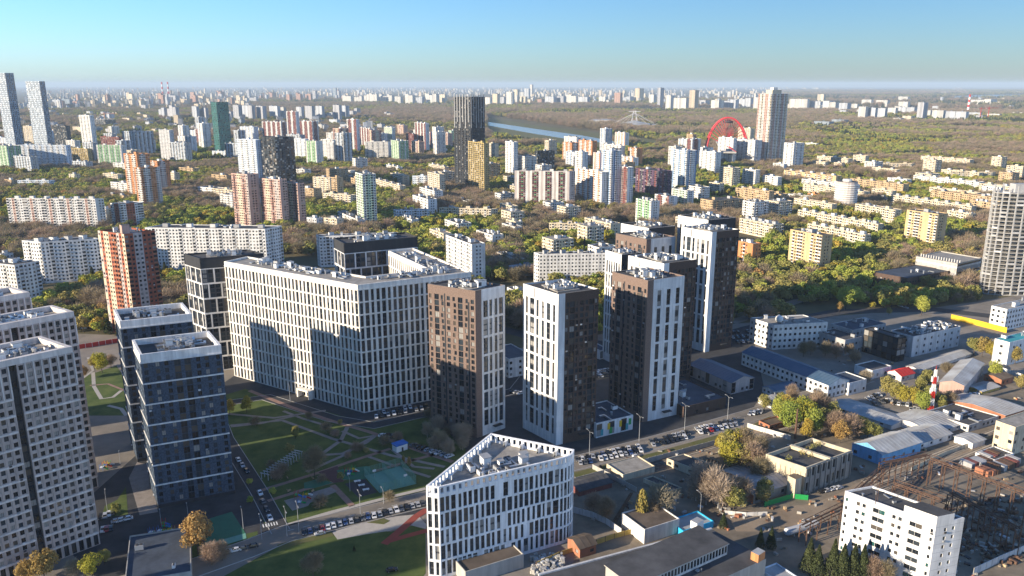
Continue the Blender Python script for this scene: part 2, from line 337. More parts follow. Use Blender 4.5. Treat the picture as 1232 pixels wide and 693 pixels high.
# rooftop machinery, shared meshes
UNITS = []; ROOF = {}
def unit_meshes():
    def fin(mb): o = mb.build('rooftop_unit'); me = o.data; bpy.data.objects.remove(o); return me
    for body in ('unit_white', 'unit_grey'):
        a = MB(); a.box(0,0,.25,2.2,1.3,1.3,0,body); a.cyl(-.5,0,1.55,1.75,.45,.45,'unit_dark',8); a.cyl(.55,0,1.55,1.75,.45,.45,'unit_dark',8)
        for x in (-.9,.9): a.box(x,0,0,.2,1.3,.25,0,'unit_dark')
        UNITS.append(fin(a))
    a = MB(); a.box(0,0,.3,4.5,.7,.6,0,'galv'); a.box(2.2,.9,.3,.7,2.4,.6,0,'galv'); a.box(-1.5,0,0,.3,.8,.3,0,'unit_dark'); a.box(1.2,0,0,.3,.8,.3,0,'unit_dark'); UNITS.append(fin(a))
    a = MB(); a.cyl(0,0,0,1.6,.4,.4,'galv',8); a.cyl(0,0,1.7,2.0,.7,.2,'galv',8); a.box(0,0,1.5,.1,.1,.3,0,'unit_dark'); UNITS.append(fin(a))
    a = MB(); a.box(0,0,0,2.0,1.6,2.1,0,'unit_white'); a.box(0,0,2.1,2.3,1.9,.15,0,'unit_grey'); a.box(1.01,0,.4,.05,1.1,1.2,0,'unit_dark'); UNITS.append(fin(a))
unit_meshes()
def clutter(root, O, dU, dV, wu, wv, z, n, name='rooftop_unit', ang=0, smin=.8, smax=1.5):
    """n units on the rectangle O + u*dU + v*dV, as parts of root"""
    ox, oy, oz = root.location; used = []
    for i in range(n*4):
        if len(used) >= n: break
        u, v = rnd.uniform(.1, .9)*wu, rnd.uniform(.12, .88)*wv; s = rnd.uniform(smin, smax)
        if any(abs(u-a) < 1.7*s and abs(v-b) < 1.4*s for a, b in used): continue
        used.append((u, v)); x, y = O[0]+u*dU[0]+v*dV[0], O[1]+u*dU[1]+v*dV[1]
        link_mesh(name, rnd.choice(UNITS), ROOF.get(root.name, root), (x-ox, y-oy, z-oz), rad(ang+rnd.choice((0,90,180,270))), s)

def box_corners(N, aL, wl, aR, wr):
    L = (N[0]+wl*math.cos(rad(aL)), N[1]+wl*math.sin(rad(aL))); R = (N[0]+wr*math.cos(rad(aR)), N[1]+wr*math.sin(rad(aR)))
    return L, R, (L[0]+R[0]-N[0], L[1]+R[1]-N[1])
def inset(pts, d):
    c = (sum(p[0] for p in pts)/len(pts), sum(p[1] for p in pts)/len(pts)); out = []
    k = len(pts)
    for i in range(k):
        a, b, e = pts[i-1], pts[i], pts[(i+1) % k]
        def nrm(p, q): l = math.hypot(q[0]-p[0], q[1]-p[1]) or 1; return (-(q[1]-p[1])/l, (q[0]-p[0])/l)
        n1, n2 = nrm(a, b), nrm(b, e); s = 1+n1[0]*n2[0]+n1[1]*n2[1]; s = max(s, .2)
        out.append((b[0]+d*(n1[0]+n2[0])/s, b[1]+d*(n1[1]+n2[1])/s))
    return out
def roof_part(root, pts, h, mat, pm, ph=.9, th=.35, edge=None):
    """flat roof sunk behind a parapet ring; pts counter-clockwise"""
    mb = MB(); I = inset(pts, th); k = len(pts)
    mb.ngon([(p[0],p[1],h-ph) for p in I], mat); o = mb.build('roof', root, o=tuple(root.location)); ROOF[root.name] = o
    mb = MB()
    for i in range(k):
        a, b, c, d = pts[i], pts[(i+1)%k], I[(i+1)%k], I[i]
        mb.quad((a[0],a[1],h), (b[0],b[1],h), (c[0],c[1],h), (d[0],d[1],h), edge or pm)
        mb.quad((d[0],d[1],h-ph), (d[0],d[1],h), (c[0],c[1],h), (c[0],c[1],h-ph), pm)
    mb.build('parapet', root, o=tuple(root.location)); return o
def start(name, label, cat, N, aL, wl, aR, wr, h, group=None, z0=0):
    L, R, B = box_corners(N, aL, wl, aR, wr)
    FOOT.append([N, R, B, L]); root = thing(name, label, cat, (*N, z0), group)
    return root, L, R, B, Fr(L, aL+180), Fr(N, aR)
def back_walls(mb, R, B, L, z0, h, m):
    mb.quad((*R,z0), (*B,z0), (*B,h), (*R,h), m); mb.quad((*B,z0), (*L,z0), (*L,h), (*B,h), m)

STY = {
 'white':   dict(m=['white','pale_grey'], pat='wwbw', acc='pale_grey', d='white panel apartment block', roof='bitumen'),
 'offwhite':dict(m=['offwhite','grey'], pat='wbww', acc='pale_grey', d='off-white panel apartment block', roof='bitumen'),
 'cream':   dict(m=['cream','offwhite'], pat='wbwwb', acc='offwhite', d='cream brick apartment block', roof='gravel_roof'),
 'tan':     dict(m=['tan','yellow_brick'], pat='wwbw', acc='tan', d='tan brick apartment block', roof='bitumen'),
 'ybrick':  dict(m=['yellow_brick','cream'], pat='nbwbbwn', acc='offwhite', d='yellow brick apartment block with white balconies', roof='bitumen'),
 'grey':    dict(m=['pale_grey','grey'], pat='wwx', d='grey slab block', roof='bitumen', acc='grey'),
 'paleblue':dict(m=['pale_blue','white'], pat='wwxb', acc='white', d='pale blue panel block', roof='bitumen'),
 'green':   dict(m=['offwhite','green_panel'], pat='wxbx', acc='mint', d='white and green panel tower', roof='bitumen'),
 'redwhite':dict(m=['white','dark_red'], pat='wbxxbw', acc='dark_red', acc2='white', alt=1, d='white and dark red apartment tower', roof='bitumen'),
 'darkred': dict(m=['dark_red','red_brick'], pat='wgw', d='dark red block', roof='bitumen', acc='dark_red'),
 'orange':  dict(m=['orange','offwhite'], pat='wbxbw', acc='offwhite', d='orange and white apartment tower', roof='bitumen'),
 'greyblue':dict(m=['grey','pale_blue'], pat='gwx', d='blue-grey glazed block', roof='bitumen', acc='grey'),
 'dark':    dict(m=['slate','charcoal'], pat='gwg', d='dark glazed tower', roof='bitumen', acc='charcoal'),
 'gold':    dict(m=['gold','ochre'], pat='wgwg', d='golden brown tower', roof='bitumen', acc='gold'),
 'whiteblue':dict(m=['white','blue_panel'], pat='wxbw', acc='white', acc2='orange', d='white and blue apartment tower', roof='gravel_roof'),
 'whiteorange':dict(m=['white','orange'], pat='wxbw', acc='white', d='white apartment tower with orange stripes', roof='gravel_roof'),
 'redgreen':dict(m=['pink_grey','offwhite'], pat='nmbcbm', acc='dark_red', acc2='green_panel', alt=1, d='pink-grey slab with red and green balconies', roof='bitumen'),
 'pinkgrid':dict(m=['pink','cream','pink_grey'], pat='wbwxxwbwyy', acc='dark_red', d='pink-brown apartment tower', roof='bitumen', ww=1.9),
 'purple':  dict(m=['purple','dark_red','slate'], pat='wbxbyb', acc='purple', acc2='blue_panel', d='dark purple apartment block with green roof caps', roof='bitumen'),
 'mint':    dict(m=['offwhite','mint'], pat='wbxb', acc='mint', d='white and pale green apartment tower', roof='bitumen'),
 'redbrown':dict(m=['white','red_brick','pink'], pat='bwxxxwb', acc='offwhite', d='red-brown and white apartment tower', roof='bitumen'),
 'pinkwhite':dict(m=['offwhite','pink','white'], pat='bwxbwyb', acc='white', acc2='pink', d='pink and white panel slab with many bays', roof='bitumen'),
 'obrick':  dict(m=['orange','tan'], pat='nwbwn', acc='white', d='orange brick apartment block', roof='gravel_roof'),
 'skel':    dict(m=['concrete','grey'], pat='gg', d='bare concrete frame building', roof='gravel_roof', acc='concrete'),
}
def mid(r, xL, xN, xR, yt, yb, sty, where, aL=120, aR=26, name='apartment_block', cat='apartment block', desc=None, n=None, hmax=None, flat=False, patL=None, patR=None):
    if aL == 120 and aR == 26 and PX(r, xN, 0)[0] < 430: aL, aR = 150, 42
    N, h, wl, wr = solve(r, xL, xN, xR, yt, yb, aL, aR)
    if sty == 'cream' and h < 17: h = 17
    return mid_at(N, aL, max(9, wl), aR, max(9, wr), h, sty, where, name, cat, desc, n, patL, patR)
def mid_at(N, aL, wl, aR, wr, h, sty, where, name='apartment_block', cat='apartment block', desc=None, n=None, patL=None, patR=None):
    st = STY[sty]; root, L, R, B, fl, fr = start(name, '%s %s' % (desc or st['d'], where), cat, N, aL, wl, aR, wr, h)
    D = N[1]; fine = D < 800
    mb = MB(); gl = []
    strip_facade(mb, fl, wl, 0, h, st, patL or st['pat'], gl, fine); strip_facade(mb, fr, wr, 0, h, st, patR or (st['pat'] if wr > 15 else st.get('end', 'nwwn' if wr > 8 else 'n')), gl, fine)
    back_walls(mb, R, B, L, 0, h, st['m'][0]); mb.build('wall', root, o=tuple(root.location)); emit_glass(root, gl)
    roof_part(root, [N, R, B, L], h, st['roof'], st['m'][0], .6)
    # lift housings
    k = n if n is not None else max(1, int(max(wl, wr)/22)); long_u = wl >= wr
    for i in range(k):
        t = (i+.5)/k; u = t if long_u else .5; v = .5 if long_u else t
        x = L[0]*0+N[0]+(L[0]-N[0])*u+(R[0]-N[0])*v; y = N[1]+(L[1]-N[1])*u+(R[1]-N[1])*v
        q = MB(); q.box(x, y, h-.6, min(5, wl*.3), min(4.5, wr*.4), 3.2, aL, rnd.choice([st['m'][0], 'offwhite', 'grey']), 'bitumen'); q.build('lift_housing', ROOF.get(root.name, root), o=tuple(root.location))
    if D < 1000: clutter(root, N, ((L[0]-N[0])/wl, (L[1]-N[1])/wl), ((R[0]-N[0])/wr, (R[1]-N[1])/wr), wl, wr, h-.6, min(9, 2+int(max(wl, wr)/9)), 'vent', aR)
    return root
# ------------------------------------------------------------------ ground, roads, lawns, water
def ground():
    mb = MB(); xs = [-60000,-6000,-2500,-900,0,900,2500,6000,60000]; ys = [-3000,0,300,700,1500,3000,6000,15000,45000]
    for i in range(8):
        for j in range(8): mb.quad((xs[i],ys[j],0), (xs[i+1],ys[j],0), (xs[i+1],ys[j+1],0), (xs[i],ys[j+1],0), 'terrain')
    struct(mb.build('ground'))
ground()
KEEP_OUT = []
def poly(name, r, pts, z, mat, keep=True, world=False):
    W = pts if world else [G(r, x, y) for x, y in pts]
    if keep: KEEP_OUT.append(W)
    a = sum(W[i][0]*W[(i+1)%len(W)][1]-W[(i+1)%len(W)][0]*W[i][1] for i in range(len(W)))
    if a < 0: W = W[::-1]
    mb = MB(); mb.ngon([(x,y,z) for x,y in W], mat)
    for i in range(len(W)):
        p, q = W[i], W[(i+1)%len(W)]; mb.quad((p[0],p[1],-.05),(q[0],q[1],-.05),(q[0],q[1],z),(p[0],p[1],z), mat)
    return struct(mb.build(name))
def ribbon(name, pts, w, z, mat, r='p', keep=False, kerb=None):
    W = [G(r, x, y) for x, y in pts] if r else pts
    Lf, Rt = [], []
    for i, P in enumerate(W):
        a, b = W[max(0,i-1)], W[min(len(W)-1,i+1)]; d = math.hypot(b[0]-a[0], b[1]-a[1]) or 1; n = (-(b[1]-a[1])/d, (b[0]-a[0])/d)
        Lf.append((P[0]+n[0]*w/2, P[1]+n[1]*w/2)); Rt.append((P[0]-n[0]*w/2, P[1]-n[1]*w/2))
    mb = MB()
    for i in range(len(W)-1): mb.quad((*Rt[i],z), (*Rt[i+1],z), (*Lf[i+1],z), (*Lf[i],z), mat)
    if keep:
        for i in range(len(W)-1): KEEP_OUT.append([Rt[i],Rt[i+1],Lf[i+1],Lf[i]])
    o = struct(mb.build(name))
    if kerb:
        for side in (Lf, Rt):
            k = MB()
            for i in range(len(side)-1): k.bar((*side[i],.06), (*side[i+1],.06), .28, 'kerb_stone')
            k.build('kerb', o)
    return o
# near district base sheets
poly('district_ground', 'p', [(-330,760),(-250,480),(-80,405),(60,400),(180,405),(270,420),(430,430),(620,420),(735,400),(800,395),(905,388),(1110,372),(1250,352),(1500,360),(1500,760)], .03, 'asphalt_old')
poly('courtyard_paving', 'p', [(240,480),(300,440),(440,470),(620,440),(735,430),(860,400),(905,400),(920,470),(900,500),(690,556),(512,600),(330,640),(120,700),(60,640)], .06, 'asphalt')
poly('park_lawn', 'p', [(262,478),(295,468),(438,508),(520,502),(560,540),(560,575),(512,590),(345,630),(318,630),(300,585),(288,552),(279,536)], .09, 'lawn')
poly('lawn', 'p', [(340,655),(420,634),(470,640),(512,628),(512,690),(470,740),(240,740),(270,693)], .09, 'lawn')
poly('left_garden', 'p', [(96,455),(140,440),(160,470),(164,500),(105,500)], .09, 'lawn')
poly('left_garden', 's', [(600,270),(610,400),(480,420),(500,360),(560,330)], .09, 'lawn')
poly('left_garden', 's', [(800,570),(1000,535),(1228,480),(1228,540),(1000,600),(830,640)], .09, 'lawn')
poly('plaza', 'p', [(168,620),(155,575),(165,556),(180,560),(190,616)], .09, 'paving')
# boulevard and street
ribbon('boulevard', [(120,740),(215,690),(300,660),(345,642),(430,621),(512,601),(600,577),(690,558),(790,532),(900,501),(960,482),(1040,455)], 12.5, .12, 'asphalt_old', keep=True, kerb=1)
ribbon('side_street', [(338,640),(312,592),(292,560),(272,528),(262,500)], 7, .115, 'asphalt', keep=True, kerb=1)
ribbon('block_street', [(262,487),(320,478),(400,504),(450,512),(520,496),(620,470),(640,445)], 8, .11, 'asphalt', keep=True, kerb=1)
ribbon('parking_strip', [(350,651),(430,632),(514,612)], 5, .10, 'asphalt')
ribbon('parking_strip', [(690,567),(790,542),(900,511)], 11, .10, 'asphalt_old')
ribbon('rear_avenue', [(500,400),(600,395),(640,405),(735,415),(800,425),(905,395),(1010,375),(1120,372),(1232,385)], 13, .11, 'asphalt', keep=True)
ribbon('far_avenue', [(880,388),(960,362),(1040,350),(1110,352)], 9, .1, 'asphalt_old', keep=True)
ribbon('verge', [(690,572),(790,547),(905,515),(930,503)], 4.5, .13, 'verge')
ribbon('verge', [(335,659),(365,650),(400,642)], 4.0, .13, 'verge')
# park paths
for pts, w, m in ([(300,470),(350,490),(400,507),(445,520),(500,541),(545,556)],2.6,'paving_pink'), ([(262,497),(330,503),(392,494)],2.0,'paving'), ([(277,512),(340,506),(400,528),(470,548),(535,562)],2.0,'paving'), \
      ([(385,548),(410,530),(418,514)],2.2,'paving'), ([(385,548),(412,546),(440,533),(452,524)],2.2,'paving'), ([(315,590),(380,570),(420,556),(470,540)],2.2,'paving_pink'), \
      ([(322,603),(370,588),(440,570),(500,553),(530,545)],2.2,'paving_pink'), ([(400,584),(424,609)],2.6,'paving_pink'), ([(345,632),(400,616),(470,598),(512,588)],2.2,'paving_pale'):
    ribbon('park_path', pts, w, .12, m)
for pts, w in ([(110,450),(250,435),(430,395)],1.8), ([(360,375),(450,410),(550,440)],1.8), ([(640,470),(720,505),(810,490)],1.8), ([(470,665),(640,590),(720,535),(805,490)],2), ([(880,560),(980,640),(1080,650)],1.8), ([(760,590),(900,640),(1060,690)],1.8):
    ribbon('park_path', [PX('n', *q) for q in pts], w, .118, 'paving')
for pts, w, m in ([(100,455),(112,446),(106,430)],1.6,'paving_pale'), ([(112,448),(113,465),(122,480),(136,478),(146,470)],2,'paving_pale'), ([(108,464),(130,462),(150,470)],1.6,'paving_pink'), ([(130,488),(146,492),(152,500)],2,'paving_pale'):
    ribbon('garden_path', pts, w, .12, m)
poly('playground', 'o', [(415,190),(560,170),(600,200),(550,235),(440,235)], .13, 'court_green')
poly('playground', 'o', [(260,250),(330,230),(400,250),(310,275),(262,278)], .13, 'court_green')
poly('play_surface', 'o', [(330,200),(420,170),(450,245),(400,250)], .125, 'rubber_maroon')
poly('exercise_yard', 'o', [(165,335),(385,270),(420,290),(290,345),(280,360),(205,383)], .13, 'paving')
poly('table_tennis_yard', 'o', [(455,255),(550,230),(610,295),(520,320)], .13, 'rubber_dark')
poly('sports_court', 'o', [(548,218),(720,170),(795,255),(620,298)], .14, 'court_mint')
poly('football_court', 's', [(1000,420),(1105,388),(1170,490),(975,545)], .14, 'court_green')
poly('court_edge', 's', [(975,545),(1170,490),(1175,515),(990,570)], .145, 'court_mint')
poly('play_surface', 's', [(640,500),(870,440),(900,500),(820,560),(680,530)], .13, 'rubber_maroon')
poly('plaza', 'o', [(395,485),(560,435),(700,410),(800,400),(845,450),(840,470),(760,450),(660,480),(560,495),(420,520)], .125, 'paving_pale')
poly('plaza_bed', 'o', [(560,440),(640,420),(670,432),(640,448)], .2, 'verge')
ribbon('red_path', [(462,655),(480,640),(500,622),(514,613)], 3.2, .15, 'court_red'); ribbon('red_path', [(462,653),(490,645),(516,638)], 2.6, .152, 'court_red')
# industry side
poly('rail_bed', 'p', [(690,580),(905,521),(1000,497),(1010,503),(905,533),(700,592)], .08, 'ballast')
poly('works_yard', 'p', [(690,592),(900,533),(1040,500),(1300,440),(1500,470),(1500,760),(690,760)], .05, 'dirt_dark')
poly('works_yard', 'q', [(140,585),(240,575),(360,600),(480,560),(600,545),(760,480),(860,420),(900,460),(760,560),(560,640),(400,690),(200,690)], .085, 'dirt')
ribbon('dirt_strip', [(800,560),(870,538),(905,522),(960,508)], 7, .09, 'dirt')
poly('rail_bed', 'p', [(1035,585),(1120,553),(1240,500),(1300,478),(1300,500),(1240,522),(1130,575),(1060,600)], .09, 'ballast')
ribbon('dirt_strip', [(1075,575),(1140,550),(1232,512)], 6, .1, 'dirt')
poly('car_park', 'j', [(270,445),(430,400),(660,520),(610,560)], .09, 'asphalt_old')
poly('river', 'p', [(585,146.5),(640,154.5),(700,163),(738,170),(740,172.5),(700,170),(640,160.5),(585,150.5)], .3, 'water')
poly('meadow', 'p', [(585,150.5),(640,160.5),(700,170),(740,172.5),(775,180),(700,181),(640,173),(585,161)], .25, 'verge')
poly('river', 'p', [(1140,116),(1200,114),(1232,114),(1232,116.5),(1150,119)], .3, 'water')
poly('meadow', 'p', [(585,141),(640,150),(720,160),(800,170),(790,177),(738,170),(700,163),(640,154.5),(585,146.5)], .25, 'verge', keep=True)
def rails(name, A, B, n, gap=4.2):
    a, b = G('p', *A), G('p', *B); L = math.hypot(b[0]-a[0], b[1]-a[1]); d = ((b[0]-a[0])/L, (b[1]-a[1])/L); nn = (-d[1], d[0])
    for t in range(n):
        o = (t-(n-1)/2)*gap; c = (a[0]+nn[0]*o, a[1]+nn[1]*o)
        root = thing(name, 'railway track on brown ballast beside the works sheds' if n > 1 else 'single railway track below the boulevard car park', 'railway track', (*c, .1))
        for s in (-.76, .76):
            mb = MB(); mb.bar((c[0]+nn[0]*s, c[1]+nn[1]*s, .33), (c[0]+d[0]*L+nn[0]*s, c[1]+d[1]*L+nn[1]*s, .33), .15, 'rail_steel'); mb.build('rail', root, o=tuple(root.location))
        mb = MB(); k = int(L/.7)
        for i in range(k): mb.box(c[0]+d[0]*i*.7, c[1]+d[1]*i*.7, .09, .26, 2.6, .14, math.degrees(math.atan2(d[1], d[0])), 'sleeper')
        q = mb.build('sleepers', root, o=tuple(root.location)); q['kind'] = 'stuff'
rails('railway_track', (1050,585), (1260,500), 3); rails('railway_track', (690,586), (1000,500), 1)
# zebra crossing and lane line
mb = MB(); P = G('p', 326, 633)
for i in range(6): mb.box(P[0]+i*.95-3, P[1]+i*.4, .125, .45, 2.6, .008, 26, 'road_paint')
struct(mb.build('zebra_crossing'))
mb = MB()
for A, B in (((350,638),(512,599)), ((692,555),(900,499))):
    a, b = G('p', *A), G('p', *B); L = math.hypot(b[0]-a[0], b[1]-a[1])
    for i in range(int(L/6)):
        t = i*6/L; mb.box(a[0]+(b[0]-a[0])*t, a[1]+(b[1]-a[1])*t, .125, 2.5, .15, .006, math.degrees(math.atan2(b[1]-a[1], b[0]-a[0])), 'road_paint')
struct(mb.build('lane_line'))
# ------------------------------------------------------------------ the near towers
def even(u0, u1, n, w): s = (u1-u0)/n; return [(u0+i*s, u0+(i+1)*s, u0+(i+.5)*s-w/2, u0+(i+.5)*s+w/2) for i in range(n)]
def floors(z0, z1, n, sill, wh): s = (z1-z0)/n; return [(z0+i*s, z0+(i+1)*s, z0+i*s+sill, z0+i*s+sill+wh) for i in range(n)]
def grid(mb, fr, rows, cols, m, gl, dep, mrev=None, skip=None):
    for ri, (v0, v1, b0, b1) in enumerate(rows):
        for ci, (u0, u1, a0, a1) in enumerate(cols):
            if skip and skip(ri, ci): fq(mb, fr, u0, u1, v0, v1, 0, m)
            else: hole(mb, fr, u0, u1, v0, v1, a0, a1, b0, b1, dep, m, gl, mrev)
def unit_roof(root, N, L, R, wl, wr, z, n, ang, plinth='gravel_roof'):
    dU, dV = ((L[0]-N[0])/wl, (L[1]-N[1])/wl), ((R[0]-N[0])/wr, (R[1]-N[1])/wr)
    cx, cy = (L[0]+R[0])/2, (L[1]+R[1])/2
    mb = MB(); mb.box(cx, cy, z, wr*.55, wl*.6, .5, ang, plinth); mb.build('roof_plinth', root, o=tuple(root.location))
    O = (N[0]+dU[0]*wl*.18+dV[0]*wr*.18, N[1]+dU[1]*wl*.18+dV[1]*wr*.18)
    clutter(root, O, dU, dV, wl*.66, wr*.66, z+.5, n, ang=ang)
    clutter(root, N, dU, dV, wl, wr, z, n//4, ang=ang, smin=.6, smax=.9)

def brick_face(mb, fr, u0, u1, h, n, m, gl, z0=4.5):
    fq(mb, fr, u0, u1, h-4.2, h, 0, m); fq(mb, fr, u0, u1, 0, z0, 0, m)
    s = (u1-u0)/n; nf = 22; cols = []
    for i in range(n): w = (1.4, 2.1, 1.3, 1.8)[i % 4]; cols.append((u0+i*s, u0+(i+1)*s, u0+(i+.5)*s-w/2, u0+(i+.5)*s+w/2))
    rr = random.Random(n*7+int(u1*10))
    for v0, v1, b0, b1 in floors(z0, h-4.2, nf, .55, 2.05):
        for ci, (c0, c1, a0, a1) in enumerate(cols):
            o = rr.choice((-.3, 0, .3)) if ci % 2 == 0 else 0
            if ci % 4 == 1: hole(mb, fr, c0, c1, v0, v1, a0-.25, a1+.25, v0+.15, v1-.15, .3, m, gl, 'charcoal')
            else: hole(mb, fr, c0, c1, v0, v1, a0+o, a1+o, b0, b1, .3, m, gl)
def slot(mb, fr, u, w, z0, z1): fbox(mb, fr, u-w/2, u+w/2, z0, z1, .02, .05, 'charcoal')
def white_face(mb, fr, u0, u1, h, n, m, gl, wide=(1.4,)):
    fq(mb, fr, u0, u1, h-5.2, h, 0, m); fq(mb, fr, u0, u1, 0, 4.5, 0, m)
    e = .9; fq(mb, fr, u0, u0+e, 4.5, h-5.2, 0, m); fq(mb, fr, u1-e, u1, 4.5, h-5.2, 0, m); s = (u1-u0-2*e)/n
    cols = [(u0+e+i*s, u0+e+(i+1)*s, u0+e+(i+.5)*s-wide[i%len(wide)]/2, u0+e+(i+.5)*s+wide[i%len(wide)]/2) for i in range(n)]
    grid(mb, fr, floors(4.5, h-5.2, 7, .55, (h-9.7)/7-1.1), cols, m, gl, .4)
def duo_tower(label, spec, left, aL=128, aR=27, limit=300, nb=7, nw=5, nr=3, h=None, hfix=None):
    N, h, wl, wr = solve('p', *spec, aL, aR)
    root, L, R, B, fl, fr = start('residential_tower', label, 'tower', N, aL, wl, aR, wr, h)
    mb = MB(); gl = []; brick = 'brick_speck'; dark = 'dark_speck'; wide = (1.6, 3.2, 1.7, 1.7, 2.5, 1.5)
    ret = min(3.6, wr*.2)
    if left == 'brick':
        brick_face(mb, fl, 0, wl, h, nb, brick, gl); slot(mb, fl, wl*.36, .7, 4, h-3.5); slot(mb, fl, wl*.86, .9, 4, h-6)
        fq(mb, fr, 0, ret, 0, h, 0, brick); white_face(mb, fr, ret, wr, h, nr, 'white', gl, (2.6, 1.6, 1.6, 2.4) if nr == 4 else (2.3,)); back = 'white'; crown = brick
    else:
        white_face(mb, fl, 0, wl, h, nw+1, 'white', gl, wide); slot(mb, fl, wl*.34, .5, h-5, h-.5)
        fq(mb, fr, 0, ret, 0, h, 0, 'white'); brick_face(mb, fr, ret, wr, h, nb, 'dark_speck', gl); back = 'dark_speck'; crown = 'white'
    back_walls(mb, R, B, L, 0, h, back)
    mb.build('wall', root, o=tuple(root.location)); emit_glass(root, gl, limit)
    roof_part(root, [N, R, B, L], h, 'bitumen', crown, .8, .4, 'gravel_roof'); unit_roof(root, N, L, R, wl, wr, h-.8, 26, aR)
    q = MB()   # entrance canopy
    fbox(q, fr, wr*.55, wr*.55+5, 3.6, 4.0, 0, 2.2, 'charcoal'); q.build('canopy', root, o=tuple(root.location))
    return root
duo_tower('brown brick tower with white right side, next to the white grid block', (514.5,571.7,607.5,350,527), 'brick', 150, 40, nb=8, nr=4)
duo_tower('white tower with dark brown right side, behind the white wedge building', (629.5,672,720.7,354,536), 'white')
duo_tower('brown brick tower with white right side, beside the boulevard parking', (736.7,779.6,823.8,337.6,508.5), 'brick')
duo_tower('white tower with brown right side, half hidden behind the brown boulevard tower', (756,799,838.6,317,466), 'white', limit=120)
duo_tower('brown brick tower left of the tall white one, rear of the cluster', (741,778,813,288,415), 'brick', limit=80)
duo_tower('tall white tower with dark brown right side, rightmost of the cluster', (820,857,889.6,279.2,424), 'white', limit=300)
def rear_tower(label, N, aL, wl, aR, wr, h):
    root, L, R, B, fl, fr = start('residential_tower', label, 'tower', N, aL, wl, aR, wr, h); mb = MB(); gl = []
    white_face(mb, fl, 0, wl, h, 6, 'white', gl); brick_face(mb, fr, 0, wr, h, 5, 'charcoal', gl); back_walls(mb, R, B, L, 0, h, 'charcoal'); mb.build('wall', root, o=tuple(root.location)); emit_glass(root, gl, 60)
    fbox(mb, fl, 0, 1, 0, 1, 0, .1, 'charcoal'); roof_part(root, [N, R, B, L], h, 'bitumen', 'charcoal', .8, .4, 'white'); unit_roof(root, N, L, R, wl, wr, h-.8, 20, aR)
rear_tower('dark roofed tower standing behind the tall white one', (131,526), 128, 26, 27, 24, 80)
rear_tower('pale tower with cluttered roof behind the rear brown tower', (92,528), 128, 26, 27, 22, 74)
rear_tower('slim dark tower edge with white frames left of the brown towers', (65,462), 120, 16, 27, 14, 70)

# white grid courtyard block: U-shaped plan
def courtyard_block():
    h = 69.6; N = (-78, 390); aL, wl, aR, wr = 147.5, 103, 27.4, 63
    L = (N[0]+wl*math.cos(rad(aL)), N[1]+wl*math.sin(rad(aL))); R = (N[0]+wr*math.cos(rad(aR)), N[1]+wr*math.sin(rad(aR)))
    dl = (math.cos(rad(aL)), math.sin(rad(aL))); dr = (math.cos(rad(aR)), math.sin(rad(aR))); a3 = 121.0; d3 = (math.cos(rad(a3)), math.sin(rad(a3))); w3 = 76; t = 16.5
    E3 = (R[0]+d3[0]*w3, R[1]+d3[1]*w3)
    def perp(d, s): return (-d[1]*s, d[0]*s)
    pl = perp(dl, -t); pr = perp(dr, t); p3 = perp(d3, t)
    def isect(P, d, Q, e): k = d[0]*e[1]-d[1]*e[0]; s = ((Q[0]-P[0])*e[1]-(Q[1]-P[1])*e[0])/k; return (P[0]+d[0]*s, P[1]+d[1]*s)
    Li = (L[0]+pl[0], L[1]+pl[1]); E3i = (E3[0]+p3[0], E3[1]+p3[1])
    c1 = isect((N[0]+pl[0], N[1]+pl[1]), dl, (N[0]+pr[0], N[1]+pr[1]), dr); c2 = isect((N[0]+pr[0], N[1]+pr[1]), dr, E3i, d3)
    pts = [N, R, E3, E3i, c2, c1, Li, L]; FOOT.append([N, R, E3, L])
    root = thing('courtyard_block', 'large white grid apartment block around a courtyard', 'apartment block', (*N, 0))
    mb = MB(); gl = []; glL = []
    def face(A, Bp, n, g, wide):
        ang = math.degrees(math.atan2(Bp[1]-A[1], Bp[0]-A[0])); fr = Fr(A, ang); W = math.hypot(Bp[0]-A[0], Bp[1]-A[1])
        fq(mb, fr, 0, W, h-2.6, h, 0, 'warm_white'); rows = floors(0, h-2.6, 10, .35, 6.1); s = W/n
        cols = [(i*s, (i+1)*s, (i+.5)*s-wide[i%len(wide)]/2, (i+.5)*s+wide[i%len(wide)]/2) for i in range(n)]
        grid(mb, fr, rows, cols, 'warm_white', g, .55)
        for k in range(1, 11): fbox(mb, fr, 0, W, k*(h-2.6)/10-.3, k*(h-2.6)/10+.3, 0, .3, 'warm_white')
        return fr
    fl = face(L, N, 36, gl, (1.5, 1.5, 1.9)); fr = face(N, R, 21, gl, (1.7, 2.1, 1.5)); face(E3i, c2, 20, gl, (1.4,))
    for A, Bp in ((R, E3), (E3, E3i), (c2, c1), (c1, Li), (Li, L)): mb.quad((*A,0), (*Bp,0), (*Bp,h), (*A,h), 'warm_white')
    mb.build('wall', root, o=tuple(root.location)); emit_glass(root, gl, 300, glass=['glass_dark']*7+['glass_mid']*3+['glass_warm'])
    roof_part(root, pts, h, 'gravel_roof', 'warm_white', .9, .8)
    for O, d, w, sgn in ((N, dl, wl, pl), (N, dr, wr, pr), (R, d3, w3, p3)):
        nn = (sgn[0]/t, sgn[1]/t); clutter(root, (O[0]+nn[0]*6+d[0]*8, O[1]+nn[1]*6+d[1]*8), d, nn, w-12, 9, h-.9, int(w/2.6), ang=math.degrees(math.atan2(d[1], d[0])))
    q = MB(); fbox(q, fl, 56, 66, 4.2, 5.2, 0, 3, 'warm_white'); fbox(q, fl, 56, 57, 0, 4.2, .1, 3, 'warm_white'); fbox(q, fl, 65, 66, 0, 4.2, .1, 3, 'warm_white'); q.build('entrance_portal', root, o=tuple(root.location))
courtyard_block()

